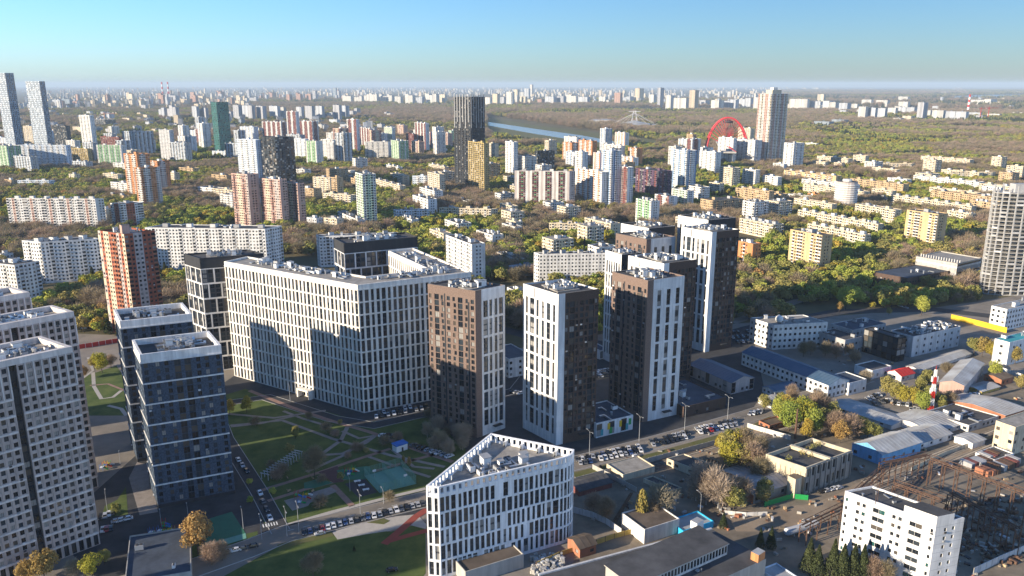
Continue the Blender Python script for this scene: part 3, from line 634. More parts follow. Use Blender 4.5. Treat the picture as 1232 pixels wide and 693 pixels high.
# dark towers with white frames and black attic
def checker_tower(label, N, aL, wl, aR, wr, h):
    root, L, R, B, fl, fr = start('residential_tower', label, 'tower', N, aL, wl, aR, wr, h); mb = MB(); gl = []
    for f_, W in ((fl, wl), (fr, wr)):
        fq(mb, f_, 0, W, h-6.5, h, -.3, 'charcoal'); mb.quad(f_.pt(0,h-6.5,0), f_.pt(W,h-6.5,0), f_.pt(W,h-6.5,-.3), f_.pt(0,h-6.5,-.3), 'white')
        rows = floors(0, h-6.5, 7, .45, (h-6.5)/7-.9)
        for k, (v0, v1, b0, b1) in enumerate(rows):
            n = max(1, round(W/7.2)); s = W/n; edges = [0]+[(i+(.5 if k % 2 else 1))*s for i in range(n if k % 2 else n-1)]+[W]
            for u0, u1 in zip(edges[:-1], edges[1:]):
                if u1-u0 < 1.6: fq(mb, f_, u0, u1, v0, v1, 0, 'white'); continue
                hole(mb, f_, u0, u1, v0, v1, u0+.4, u1-.4, b0, b1, .6, 'white', None); fq(mb, f_, u0+.4, u1-.4, b0, b1, -.6, 'slate')
                m_ = max(1, int((u1-u0-.8)/2.6)); c = (u1-u0-.8)/m_
                for i in range(m_): gl.append((f_, u0+.4+i*c+.4, u0+.4+(i+1)*c-.4, b0+.2, b1-.2, .53))
    back_walls(mb, R, B, L, 0, h, 'charcoal'); mb.build('wall', root, o=tuple(root.location)); emit_glass(root, gl, 90)
    roof_part(root, [N, R, B, L], h, 'bitumen', 'charcoal', 1.0, .4, 'unit_dark'); unit_roof(root, N, L, R, wl, wr, h-1, 14, aR)
checker_tower('dark tower in white frames with black attic, left of the grid block', (-181.5,452), 138, 19, 22, 36, 70)
checker_tower('dark tower in white frames with black attic, inside the grid block courtyard', (-102,474), 120, 20, 26, 47, 74.5)

# slate towers
def slate_tower(label, spec, aL=122, aR=24):
    N, h, wl, wr = solve('p', *spec, aL, aR); wl = 22.5
    root, L, R, B, fl, fr = start('residential_tower', label, 'tower', N, aL, wl, aR, wr, h); mb = MB(); gl = []; hc = h-3.4; nb = 7
    for f_, W, m in ((fl, wl, 'slate_speck'), (fr, wr, 'slate_speck')):
        n = max(4, round(W/3.7)); s = W/n; rows = floors(1.5, hc, 21, .6, 2.0)
        for ci in range(n):
            w = 1.5; mid_ = W > 24 and ci in (n//2-1, n//2)
            for ri, (v0, v1, b0, b1) in enumerate(rows):
                if mid_: hole(mb, f_, ci*s, (ci+1)*s, v0, v1, ci*s+.7, (ci+1)*s-.7, v0+.1, v1-.1, .4, m, gl, 'charcoal')
                else:
                    o = .25 if (ri//3+ci) % 2 else -.25
                    hole(mb, f_, ci*s, (ci+1)*s, v0, v1, (ci+.5)*s-w/2+o, (ci+.5)*s+w/2+o, b0, b1, .3, m, gl)
        fq(mb, f_, 0, W, 0, 1.5, 0, 'charcoal'); fq(mb, f_, 0, W, hc, h, 0, 'white')
    back_walls(mb, R, B, L, 0, hc, 'slate_speck'); back_walls(mb, R, B, L, hc, h, 'white')
    mb.build('wall', root, o=tuple(root.location))
    for k in range(nb):
        z = 1.5+(k+1)*(hc-1.5)/nb if k < nb-1 else hc
        q = MB(); fbox(q, fr, -.25, wr, z-.28, z+.28, 0, .25, 'white'); fbox(q, fl, 0, wl, z-.28, z+.28, 0, .25, 'white'); q.build('band', root, o=tuple(root.location))
    emit_glass(root, gl, 300)
    roof_part(root, [N, R, B, L], h, 'bitumen', 'white', 2.4, 1.0); unit_roof(root, N, L, R, wl, wr, h-2.4, 22, aR, 'bitumen')
slate_tower('dark slate tower with white bands, nearer one beside the park', (158,168,266,427,611.5))
slate_tower('dark slate tower with white bands, mostly hidden behind the nearer one', (135.6,144,231,386.6,556))

# pale stone towers at the left edge
def stone_tower(label, N, aL, wl, aR, wr, h, limit):
    root, L, R, B, fl, fr = start('residential_tower', label, 'tower', N, aL, wl, aR, wr, h); mb = MB(); gl = []; n0 = 26; top = h-2.2; fh = (top-5)/24
    for f_, W in ((fl, wl), (fr, wr)):
        n = max(6, round(W/2.55)); s = W/n; gap = int(n*.42) if W > 28 else -1
        fq(mb, f_, 0, W, top, h, 0, 'stone_band')
        for ci in range(n):
            u0, u1 = ci*s, (ci+1)*s
            if ci == gap:
                mb.quad(f_.pt(u0,0,0), f_.pt(u0,0,-1.6), f_.pt(u0,top,-1.6), f_.pt(u0,top,0), 'stone'); mb.quad(f_.pt(u1,0,-1.6), f_.pt(u1,0,0), f_.pt(u1,top,0), f_.pt(u1,top,-1.6), 'stone')
                fq(mb, f_, u0, u1, 0, top, -1.6, 'charcoal')
                for k in range(24): gl.append((f_, u0+.3, u1-.3, 5+k*fh+.5, 5+k*fh+2.6, 1.55))
                continue
            hole(mb, f_, u0, u1, 0, 5, u0+.5, u1-.5, .3, 4.4, .8, 'stone', gl, 'charcoal')
            for k in range(24):
                v0 = 5+k*fh; hole(mb, f_, u0, u1, v0, v0+fh, u0+.58, u1-.58, v0+.65, v0+2.4, .35, 'stone', gl)
            fbox(mb, f_, u1-.22, u1+.22, top-4*fh, top, 0, .35, 'stone_band'); fbox(mb, f_, u1-.16, u1+.16, 5, top-4*fh, 0, .22, 'stone')
    back_walls(mb, R, B, L, 0, h, 'stone'); mb.build('wall', root, o=tuple(root.location))
    for k in range(11):
        z = 5+k*2*fh
        if k > 10: break
        q = MB()
        for f_, W in ((fl, wl), (fr, wr)):
            n = max(6, round(W/2.55)); s = W/n; g = int(n*.42) if W > 28 else -1
            if g > 0: fbox(q, f_, 0, g*s, z-.3, z+.35, 0, .3, 'stone_band'); fbox(q, f_, (g+1)*s, W, z-.3, z+.35, 0, .3, 'stone_band')
            else: fbox(q, f_, 0, W, z-.3, z+.35, 0, .3, 'stone_band')
        q.build('band', root, o=tuple(root.location))
    emit_glass(root, gl, limit)
    roof_part(root, [N, R, B, L], h, 'gravel_roof', 'stone_band', 2.0, 1.6); unit_roof(root, N, L, R, wl, wr, h-2, 24, aR)
stone_tower('pale stone tower with light bands, nearest at the lower left edge', (-178,243), 146, 22, 46, 33, 78.4, 300)
stone_tower('pale stone tower, middle of the stepped row at the left edge', (-203,285), 146, 17, 46, 36, 78.6, 120)
stone_tower('pale stone tower, rearmost of the stepped row at the left edge', (-237,318), 146, 17, 46, 33, 78.6, 60)
stone_tower('pale stone tower just outside the left edge, rear', (-292,334), 146, 20, 46, 36, 78.6, 0)
stone_tower('pale stone tower just outside the left edge, front', (-258,142), 146, 22, 46, 33, 78.4, 0)

# white wedge-shaped office building
def wedge_building():
    h = 35.5; pr = 3.4
    A, Bc, C_, D_, E_ = [G('p', *q, h) for q in ((512.5,584.4), (528,586), (674,551.5), (691,540.5), (590.5,521))]
    # rounded corner between C and D
    arc = []
    mx, my = (C_[0]+D_[0])/2, (C_[1]+D_[1])/2; vx, vy = D_[0]-C_[0], D_[1]-C_[1]
    for i in range(1, 6):
        t = i/6; b = math.sin(math.pi*t)*.16; arc.append((C_[0]+vx*t+vy*b, C_[1]+vy*t-vx*b))
    pts = [A, Bc, C_]+arc+[D_, E_]; FOOT.append([A, Bc, C_, D_, E_])
    root = thing('wedge_office_building', 'white wedge-shaped building with rounded corner and pierced roof screen', 'office building', (*Bc, 0))
    mb = MB(); gl = []; rows = 5; rh = (h-pr-1.2)/rows; k = len(pts)
    I = inset(pts, .7)
    for i in range(k):
        P, Q = pts[i], pts[(i+1)%k]; W = math.hypot(Q[0]-P[0], Q[1]-P[1]); fr = Fr(P, math.degrees(math.atan2(Q[1]-P[1], Q[0]-P[0]))); rr = random.Random(i+3)
        n = max(1, round(W/2.15)); s = W/n; fq(mb, fr, 0, W, 0, .8, 0, 'bright_white')
        for r in range(rows):
            v0 = .8+r*rh; ci = 0; e = [0.]
            while e[-1] < n-.01: e.append(min(n, e[-1]+rr.choice((1, 1, 1, .8, 1.25) if n > 5 else (1,))))
            if n > 5 and e[-1]-e[-2] < .5: e.pop(-2)
            for a, b in zip(e[:-1], e[1:]):
                u0, u1 = a*s, b*s; w = (u1-u0)*rr.choice((.62, .7, .76, .5)); c = (u0+u1)/2
                blank = n > 5 and rr.random() < .05
                if blank: fq(mb, fr, u0, u1, v0, v0+rh, 0, 'bright_white')
                else: hole(mb, fr, u0, u1, v0, v0+rh, c-w/2, c+w/2, v0+.35, v0+rh-.35-rr.choice((0,0,.2)), .4, 'bright_white', gl)
        # pierced screen around the roof terrace, open both ways
        z0, z1 = h-pr-.4, h; m_ = max(1, round(W/2.3)); t = W/m_
        for j in range(m_):
            u0, u1 = j*t, (j+1)*t; q = (u0+.55, u1-.55) if t > 1.4 else (u0+t*.25, u1-t*.25)
            hole(mb, fr, u0, u1, z0, z1, q[0], q[1], z0+1.1, z1-.55, .7, 'bright_white', None)
            fq(mb, fr, u0, u1, z0, z0+1.1, -.7, 'bright_white'); fq(mb, fr, u0, u1, z1-.55, z1, -.7, 'bright_white'); fq(mb, fr, u0, q[0], z0+1.1, z1-.55, -.7, 'bright_white'); fq(mb, fr, q[1], u1, z0+1.1, z1-.55, -.7, 'bright_white')
        a, b, c, d = P, Q, I[(i+1)%k], I[i]; mb.quad((*a,h), (*b,h), (*c,h), (*d,h), 'bright_white')
    mb.build('wall', root, o=tuple(root.location)); emit_glass(root, gl, 300)
    r_ = MB(); r_.ngon([(p[0],p[1],h-pr) for p in I], 'gravel_roof'); r_.build('roof', root, o=tuple(root.location))
    for i, fpos in ((k-1, (.12,.27,.42,.57,.72,.87)), (k-2, (.2,.4,.6,.8))):        # buttresses behind the screen
        P, Q = pts[i], pts[(i+1)%k]; W = math.hypot(Q[0]-P[0], Q[1]-P[1]); fr = Fr(P, math.degrees(math.atan2(Q[1]-P[1], Q[0]-P[0])))
        for t in fpos: q = MB(); fbox(q, fr, t*W-.4, t*W+.4, h-pr, h-1.4, -2.6, -.72, 'bright_white'); q.build('buttress', root, o=tuple(root.location))
    cx, cy = sum(p[0] for p in pts[:3]+[D_, E_])/5, sum(p[1] for p in pts[:3]+[D_, E_])/5
    c, s_ = math.cos(rad(27)), math.sin(rad(27))
    clutter(root, (cx-13*c+5*s_, cy-13*s_-5*c), (c, s_), (-s_, c), 27, 12, h-pr, 32, ang=27, smin=1.0, smax=1.9)
wedge_building()

# white works office, lower right
def works_office():
    h = 25; aL, aR = 134, 18; N, h, wl, wr = solve('p', 1016.7, 1126.5, 1160.6, 630, 709, aL, aR)
    root, L, R, B, fl, fr = start('works_office', 'white six-storey works office with bitumen roof, lower right corner', 'office building', N, aL, wl, aR, wr, h)
    mb = MB(); gl = []; rows = floors(.6, h-1.6, 7, 1.1, 1.35); s = wl/15.
    kinds = ['s', 'n', 'w', 'w', 'n', 'l', 'l', 'n', 'w', 'w', 'n', 'l', 'l', 'n', 's']
    fq(mb, fl, 0, wl, 0, .6, 0, 'concrete'); fq(mb, fl, 0, wl, h-1.6, h, 0, 'white'); fq(mb, fr, 0, wr, 0, .6, 0, 'concrete'); fq(mb, fr, 0, wr, h-1.6, h, 0, 'white')
    for i, kd in enumerate(kinds):
        u0, u1 = i*s, (i+1)*s
        if kd == 'n': fq(mb, fl, u0, u1, .6, h-1.6, 0, 'white'); continue
        w = {'s': .8, 'w': s*.55, 'l': s*.96}[kd]
        for v0, v1, b0, b1 in rows: hole(mb, fl, u0, u1, v0, v1, (u0+u1-w)/2, (u0+u1+w)/2, b0-(.3 if kd == 'l' else 0), b1, .25, 'white', gl, 'concrete')
    cols = even(0, wr, 7, 1.1); grid(mb, fr, rows, cols, 'white', gl, .25, skip=lambda r, c: c not in (2, 4))
    back_walls(mb, R, B, L, 0, h, 'white'); mb.build('wall', root, o=tuple(root.location)); emit_glass(root, gl, 300, glass=['glass_dark']*4+['glass_mid', 'glass_warm', 'glass_green'])
    roof_part(root, [N, R, B, L], h, 'bitumen', 'white', .7, .5)
    q = MB(); P1 = (N[0]+(L[0]-N[0])*.34, N[1]+(L[1]-N[1])*.34); R2 = (R[0]-N[0])*.62, (R[1]-N[1])*.62
    q.prism([N, (N[0]+R2[0], N[1]+R2[1]), (P1[0]+R2[0], P1[1]+R2[1]), P1], h, h+2.6, 'white', 'bitumen'); q.build('stair_penthouse', root, o=tuple(root.location))
    q = MB()                     # ladder-like antenna mast on the roof edge
    X = (N[0]+(L[0]-N[0])*.64, N[1]+(L[1]-N[1])*.64)
    for d in (-.35, .35): q.bar((X[0]+d, X[1], h-1), (X[0]+d, X[1], h+7), .1, 'rust')
    for i in range(9): q.bar((X[0]-.35, X[1], h+i*.8), (X[0]+.35, X[1], h+i*.8), .07, 'rust')
    q.build('mast', root, o=tuple(root.location))
    clutter(root, N, ((L[0]-N[0])/wl, (L[1]-N[1])/wl), ((R[0]-N[0])/wr, (R[1]-N[1])/wr), wl, wr, h-.7, 5, 'vent', aR, .5, .8)
    # brick joints between the wall panels
    q = MB()
    for i in range(1, 8): fbox(q, fl, 0, wl, .6+i*(h-2.2)/7-.04, .6+i*(h-2.2)/7+.04, 0, .02, 'grey'); fbox(q, fr, 0, wr, .6+i*(h-2.2)/7-.04, .6+i*(h-2.2)/7+.04, 0, .02, 'grey')
    q.build('panel_joints', root, o=tuple(root.location))
works_office()
# ------------------------------------------------------------------ apartment blocks of the middle distance
WL = 'in the green belt at left'; WC = 'among trees behind the grid block'; WR = 'among trees at right'; WF = 'in the left cluster below the horizon'; WM = 'in the colourful cluster near the middle'
def M(rows, where, r, **kw):
    for t in rows:
        k = dict(kw); t = list(t)
        if isinstance(t[-1], dict): k.update(t.pop())
        mid(r, *t[:6], k.pop('where', where), **k)
# left: upper picture
M([(-30,30,97,418,540,'green'), (85,312,322,414,528,'paleblue',dict(aL=176)), (312,415,425,432,512,'gold',dict(desc='ochre clad unfinished block')), (395,440,458,402,505,'greyblue'), (458,575,592,414,527,'green',dict(aL=172)),
   (478,565,577,377,450,'darkred'), (580,640,730,350,478,'greyblue'), (640,692,698,357,460,'darkred'), (755,805,814,342,502,'grey'), (808,880,910,404,508,'greyblue'), (108,150,166,324,430,'cream'), (250,312,332,322,440,'dark'),
   (375,425,447,272,480,'white',dict(desc='slim white tower with dotted windows',name='residential_tower')), (430,500,550,292,335,'skel'), (82,232,238,582,622,'paleblue',dict(aL=178,desc='low blue-white school',name='school_building',cat='school')),
   (587,650,712,458,680,'orange',dict(desc='red-orange tower with round white top corner',name='residential_tower')), (638,668,760,522,730,'orange',dict(name='residential_tower')), (712,748,806,490,650,'orange',dict(name='residential_tower',desc='orange and grey apartment tower')),
   (20,55,62,580,620,'tan'), (330,358,366,578,600,'cream'), (500,590,600,655,690,'tan',dict(desc='low tan hall',name='low_hall',cat='hall')), (800,830,845,545,600,'cream'),
   (1128,1200,1230,405,620,'white',dict(name='residential_tower')), (490,560,566,560,600,'cream')], WF, 'a')
M([(28,452,470,36,198,'pinkwhite',dict(aL=177,n=6)), (525,572,680,62,188,'redbrown'), (-60,68,186,352,560,'offwhite',dict(aR=58,aL=160,desc='weathered grey panel slab with brown balconies')),
   (103,192,476,242,440,'white',dict(aL=160,aR=22,n=4,desc='curved white panel slab, shaded part')), (690,1262,1342,180,396,'white',dict(aL=176,aR=60,n=5,desc='long white panel slab, sunlit part')),
   (0,10,30,300,360,'grey'), (470,505,525,90,150,'cream')], WL, 'e')
# red-brown striped tower
def striped_tower():
    N, h, wl, wr = solve('e', 465, 590, 738, 205, 700, 150, 40)
    root, L, R, B, fl, fr = start('residential_tower', 'tall red-brown striped tower with orange balconies behind the slate towers', 'tower', N, 150, wl, 40, wr, h); mb = MB(); gl = []
    st = dict(m=['red_brick','cream','pink_grey'], acc='brick_red', pitch=2.9, ww=1.5)
    strip_facade(mb, fl, wl, 0, h, st, 'ywxxwbb', gl); strip_facade(mb, fr, wr, 0, h, st, 'bwyyww', gl); back_walls(mb, R, B, L, 0, h, 'red_brick'); mb.build('wall', root, o=tuple(root.location)); emit_glass(root, gl, 200)
    roof_part(root, [N, R, B, L], h, 'bitumen', 'red_brick', 1.2); unit_roof(root, N, L, R, wl, wr, h-1.2, 8, 40)
    for k in range(7): q = MB(); fbox(q, fl, 0, 2.6, 4+k*h/7.2, 4+k*h/7.2+5, 0, .12, 'cream'); q.build('cream_panel', root, o=tuple(root.location))
    q = MB(); q.box(N[0]+(B[0]-N[0])*.3, N[1]+(B[1]-N[1])*.3, h-1, 5, 5, 6, 40, 'pink', 'bitumen'); q.build('lift_housing', root, o=tuple(root.location))
striped_tower()
# centre upper
M([(-60,28,52,378,620,'paleblue',dict(name='residential_tower',desc='white and glass tower')), (52,118,206,366,625,'dark',dict(name='residential_tower',desc='black and white glazed tower')),
   (-85,-10,42,538,790,'pinkgrid'), (45,140,150,562,795,'pinkgrid'), (152,222,242,580,790,'pinkgrid'), (57,145,178,296,410,'redwhite'), (170,214,224,247,420,'redwhite'), (225,290,318,292,410,'redwhite'),
   (450,494,507,283,445,'redwhite'), (415,446,452,332,440,'darkred'), (507,560,577,326,430,'redwhite'), (623,660,673,322,420,'mint'), (535,642,660,387,482,'offwhite',dict(aL=175)), (655,692,738,384,497,'green'),
   (260,308,338,384,504,'green'), (200,258,263,374,480,'paleblue'), (330,384,392,377,480,'offwhite'), (765,815,832,302,440,'redwhite'), (725,760,766,352,440,'darkred'), (832,880,892,347,435,'redwhite'), (870,900,915,420,450,'paleblue'),
   (293,372,380,554,640,'cream'), (378,404,434,552,658,'tan'), (340,470,477,654,690,'cream'), (490,524,584,537,790,'mint',dict(name='residential_tower',desc='slim white and pale green tower')), (755,822,828,545,608,'paleblue',dict(aL=172)),
   (825,880,892,538,645,'cream',dict(name='residential_tower')), (580,698,704,598,642,'cream'), (410,470,480,520,560,'offwhite'), (630,690,698,505,540,'offwhite'), (830,905,917,510,545,'cream'), (1100,1138,1147,396,480,'cream'), (390,440,450,420,440,'orange')], WC, 'b')
def dark_tower():
    N, h, wl, wr = solve('b', 945, 1022, 1090, 180, 622, 140, 26)
    root, L, R, B, fl, fr = start('residential_tower', 'very tall black tower rising above the skyline', 'tower', N, 140, wl, 26, wr, h); mb = MB(); gl = []
    st = dict(m=['charcoal','slate'], pitch=3.2, ww=1.9, wh=2.0, acc='slate', fh=3.4)
    strip_facade(mb, fl, wl, 0, h, st, 'wxw', gl); strip_facade(mb, fr, wr, 0, h, st, 'wxw', gl); back_walls(mb, R, B, L, 0, h, 'charcoal'); mb.build('wall', root, o=tuple(root.location)); emit_glass(root, gl)
    roof_part(root, [N, R, B, L], h, 'bitumen', 'charcoal', 3)
    for f_, W in ((fl, wl), (fr, wr)):
        for k in range(6):
            u = W*(k+.3)/6; q = MB(); fbox(q, f_, u, u+W*.035, h*.74 if k % 2 else h*.68, h+4, .1, .8, 'grey'); fbox(q, f_, u, u+W*.03, 0, h*.68, .1, .6, 'charcoal'); q.build('fin', root, o=tuple(root.location))
dark_tower()
M([(1013,1086,1106,393,640,'gold',dict(name='residential_tower',desc='golden brown tower in front of the black tower'))], '', 'b')
# centre right, colourful cluster
M([(-8,30,50,388,560,'white'), (50,82,136,455,560,'offwhite'), (133,142,221,430,535,'dark'), (35,290,315,524,700,'redgreen',dict(aL=172,n=4)), (258,300,332,392,500,'orange',dict(desc='orange tower with red roof caps')), (332,395,418,384,520,'orange',dict(desc='red and orange stepped tower')),
   (315,350,376,434,620,'white'), (400,432,446,440,650,'whiteorange'), (440,486,532,428,700,'whiteblue'), (322,440,456,527,700,'whiteorange'), (452,560,586,505,702,'redwhite'), (440,530,545,405,510,'offwhite'), (562,602,629,417,515,'orange',dict(desc='orange and white tower')),
   (597,704,766,524,662,'purple'), (765,835,881,428,622,'whiteblue'), (832,862,878,352,480,'tan',dict(name='residential_tower',desc='yellow tower')), (882,930,956,415,505,'white'), (980,1050,1064,370,500,'white'), (1060,1150,1182,380,500,'white'), (1072,1130,1148,325,420,'cream'),
   (985,1046,1082,508,616,'cream'), (1092,1152,1174,518,610,'offwhite'), (1187,1226,1240,545,602,'white'), (925,975,985,492,520,'cream'), (685,750,790,640,720,'redwhite',dict(desc='white block with red balconies')), (763,836,866,614,712,'mint'), (830,900,940,598,690,'offwhite'), (936,985,1002,580,640,'cream'),
   (598,668,708,662,786,'green',dict(desc='white block with green balconies'))], WM, 'c')
M([(897,955,1096,44,126,'tan'), (1090,1215,1236,0,98,'tan'), (1072,1140,1178,244,352,'obrick'), (142,150,474,291,430,'white',dict(aL=120,aR=5,n=4,patR='wwxwwx',desc='long pale nine-storey slab')),
   (780,812,830,140,190,'cream'), (195,355,368,158,220,'cream',dict(aL=170)), (-5,40,60,175,210,'cream'), (8,128,134,345,392,'paleblue',dict(aL=176)), (0,60,66,470,512,'offwhite',dict(desc='low shop with red and white stripe',name='shop_building',cat='shop'))], WC, 'g')
M([(910,1030,1092,246,425,'white',dict(desc='white slab with tiled end wall')), (318,322,700,208,352,'white',dict(aL=120,aR=10,n=3,desc='long white slab behind the black attic tower')), (880,1120,1132,108,145,'cream',dict(aL=168)), (345,405,412,142,195,'cream'), (408,502,508,132,192,'offwhite'),
   (685,752,762,130,178,'offwhite'), (675,680,834,88,152,'paleblue',dict(aR=8)), (905,968,1028,150,205,'offwhite'), (1145,1230,1240,312,365,'offwhite'), (1160,1215,1226,90,130,'cream'), (948,1040,1050,55,90,'offwhite'), (265,310,320,125,190,'grey'), (835,900,915,222,270,'cream'), (1170,1230,1240,165,225,'offwhite')], WC, 'f')
# right
M([(150,298,348,204,378,'ybrick'), (690,836,880,106,270,'ybrick'), (185,556,578,160,222,'cream',dict(aL=116,n=8)), (230,496,522,208,276,'cream',dict(aL=116,n=6)), (450,635,666,100,150,'cream',dict(aL=116)), (615,986,1010,92,130,'cream',dict(aL=116,n=8)),
   (875,985,998,118,168,'cream',dict(aL=116)), (-85,70,120,160,225,'cream',dict(aL=118,n=5)), (165,340,350,88,120,'cream',dict(aL=116)), (790,1010,1020,45,62,'cream',dict(aL=116)), (525,620,640,20,52,'cream',dict(aL=116)), (1025,1085,1095,50,80,'cream'), (545,590,615,30,60,'greyblue',dict(desc='small blue-grey block'))], WR, 'h')
M([(441,498,515,452,510,'cream'), (553,712,718,500,528,'cream',dict(aL=170)), (767,824,853,472,552,'cream'), (1152,1228,1250,502,575,'cream'), (895,1086,1096,528,572,'cream',dict(aL=172)), (600,690,712,562,602,'white'), (22,92,102,550,615,'white'), (1040,1125,1135,600,660,'white'), (122,168,216,394,522,'white'), (70,120,130,490,530,'offwhite'),
   (525,640,650,548,560,'cream'), (250,310,318,500,520,'cream'), (350,385,392,505,525,'cream'), (725,800,840,570,582,'cream'), (845,1020,1040,560,575,'cream'), (140,230,240,640,680,'offwhite'), (230,270,276,630,665,'orange',dict(desc='low red-orange house')), (220,270,275,395,420,'offwhite')], WR, 'd')
def tall_pair():
    N, h, wl, wr = solve('d', 3, 66, 142, 165, 495, 150, 30)
    root, L, R, B, fl, fr = start('residential_tower', 'tall stepped beige tower right of the red arch bridge', 'tower', N, 150, wl, 30, wr, h); mb = MB(); gl = []
    st = dict(m=['offwhite','pink','cream'], pitch=3.3, ww=1.8, acc='cream', fh=3.2)
    strip_facade(mb, fl, wl, 0, h, st, 'xwbwx', gl, False); strip_facade(mb, fr, wr, 0, h, st, 'wbxxwby', gl, False); back_walls(mb, R, B, L, 0, h, 'cream'); mb.build('wall', root, o=tuple(root.location)); emit_glass(root, gl)
    roof_part(root, [N, R, B, L], h, 'bitumen', 'offwhite', 1)
    cx, cy = (L[0]+R[0])/2, (L[1]+R[1])/2; q = MB(); q.box(cx, cy, h-1, wr*.55, wl*.6, 9, 30, 'cream'); q.box(cx, cy, h+8, wr*.25, wl*.3, 5, 30, 'offwhite'); q.build('roof_crown', root, o=tuple(root.location))
tall_pair()
def round_tower():
    N, h, wl, wr = solve('d', 353, 430, 500, 575, 706, 150, 30); c = (N[0], N[1]+12); root = thing('residential_tower', 'round white tower with ringed balconies among trees at right', 'tower', (*c, 0)); FOOT.append([(c[0]-16,c[1]-12),(c[0]+16,c[1]-12),(c[0]+16,c[1]+14),(c[0]-16,c[1]+14)])
    mb = MB(); mb.cyl(*c, 0, h, 14, 14, 'pink_grey', 20, 'bitumen'); mb.build('wall', root, o=tuple(root.location))
    for k in range(int(h/3)): q = MB(); q.cyl(*c, 1+k*3, 2.3+k*3, 15.2, 15.2, 'white', 20); q.build('balcony_ring', root, o=tuple(root.location))
    q = MB(); q.cyl(*c, h, h+3, 6, 6, 'offwhite', 12); q.build('roof_house', root, o=tuple(root.location))
round_tower()
mk('dark_teal', (.05,.15,.14), .4, .3, .05)
# twin diagrid towers at the left edge, green glass tower
def patterned_tower(label, spec, m1, m2, aL, aR, kind):
    N, h, wl, wr = solve('a', *spec, aL, aR); root, L, R, B, fl, fr = start('residential_tower', label, 'tower', N, aL, wl, aR, wr, h); mb = MB(); gl = []
    for f_, W, m in ((fl, wl, m1), (fr, wr, m2)):
        fq(mb, f_, 0, W, 0, h, 0, m); n = max(4, round(W/3.4)); s = W/n; nf = int(h/4.2)
        for k in range(nf):
            for i in range(n):
                o = ((k*.22) % 1)*s*.5 if kind == 'diag' else 0
                gl.append((f_, i*s+.3+o*.6, min(W-.1, i*s+s*.62+o*.6), 2+k*4.2, 2+k*4.2+(3.6 if (i+k//3) % 3 else 2.2), -.07))
    back_walls(mb, R, B, L, 0, h, m2); mb.build('wall', root, o=tuple(root.location)); emit_glass(root, gl, glass=['glass_green', 'glass_green', 'glass_dark', 'glass_mid'] if kind == 'glass' else None)
    roof_part(root, [N, R, B, L], h, 'bitumen', m1, 2)
patterned_tower('tall white patterned tower at the left edge, nearer of the twins', (-25,22,64,70,500), 'pale_blue', 'steel', 160, 40, 'diag')
patterned_tower('tall white patterned tower, right one of the twins at left', (120,186,213,110,480), 'pale_blue', 'steel', 160, 40, 'diag')
patterned_tower('tall green glass tower on the left skyline', (1003,1030,1087,210,470), 'dark_teal', 'dark_teal', 140, 20, 'glass')
M([(1010,1080,1112,445,480,'paleblue',dict(desc='low glass podium under the green tower',name='podium_building',cat='building'))], '', 'a')
# concrete skeleton tower at the right edge
def skeleton():
    N, h, wl, wr = solve('p', 1176, 1204, 1258, 226, 358, 115, 20); h = 86
    root, L, R, B, fl, fr = start('tower_under_construction', 'unfinished concrete frame tower at the right edge', 'construction tower', N, 115, wl, 20, wr, h)
    c = ((L[0]+R[0])/2, (L[1]+R[1])/2); m_ = 22; rx, ry = wr*.46, max(wl, 16)*.6; c = (c[0]+9, c[1])
    ring = [(c[0]+rx*math.cos(2*math.pi*i/m_)*1.0, c[1]+ry*math.sin(2*math.pi*i/m_)) for i in range(m_)]
    for k in range(27): q = MB(); q.prism(ring, k*3.2, k*3.2+.42, 'concrete', None, True); q.build('floor_slab', root, o=tuple(root.location))
    for i in range(m_):
        q = MB(); x, y = c[0]+(ring[i][0]-c[0])*.96, c[1]+(ring[i][1]-c[1])*.96; q.box(x, y, 0, .9, .9, 27*3.2+(3 if i % 2 else 0), 0, 'grey'); q.build('column', root, o=tuple(root.location))
    q = MB(); q.box(*c, 0, rx*.7, ry*.7, 27*3.2+4, 0, 'grey'); q.build('core', root, o=tuple(root.location))
    q = MB()
    for k in range(27):
        for i in range(m_):
            if rnd.random() < .18: a, b = ring[i], ring[(i+1)%m_]; q.quad((*a, k*3.2+.42), (*b, k*3.2+.42), (*b, k*3.2+1.6), (*a, k*3.2+1.6), rnd.choice(['grey', 'grey', 'pale_grey']))
    o = q.build('parapet_walls', root, o=tuple(root.location)); o['kind'] = 'stuff'
skeleton()
def car_deck():
    N, h, wl, wr = solve('h', 733, 924, 1036, 335, 432, 124, 34); root, L, R, B, fl, fr = start('parking_garage', 'open concrete parking deck beside the unfinished tower', 'parking garage', N, 124, wl, 34, wr, h); mb = MB(); gl = []
    for f_, W in ((fl, wl), (fr, wr)):
        n = 5; s = (h-1)/n
        for k in range(n): hole(mb, f_, 0, W, k*s, (k+1)*s, .5, W-.5, k*s+1.5, k*s+s-.15, .5, 'concrete' if k % 2 else 'offwhite', gl)
        fq(mb, f_, 0, W, h-1, h, 0, 'concrete')
    back_walls(mb, R, B, L, 0, h, 'concrete'); mb.build('wall', root, o=tuple(root.location)); emit_glass(root, gl, glass=['grey', 'glass_mid', 'pale_grey'])
    roof_part(root, [N, R, B, L], h, 'gravel_roof', 'concrete', .8)
    for i in range(16):
        t = (i+.5)/16; q = MB(); q.box(N[0]+(L[0]-N[0])*t+(R[0]-N[0])*.15, N[1]+(L[1]-N[1])*t+(R[1]-N[1])*.15, h-.8, .6, .6, 2.6, 34, 'offwhite'); q.build('column_stub', root, o=tuple(root.location))
car_deck()

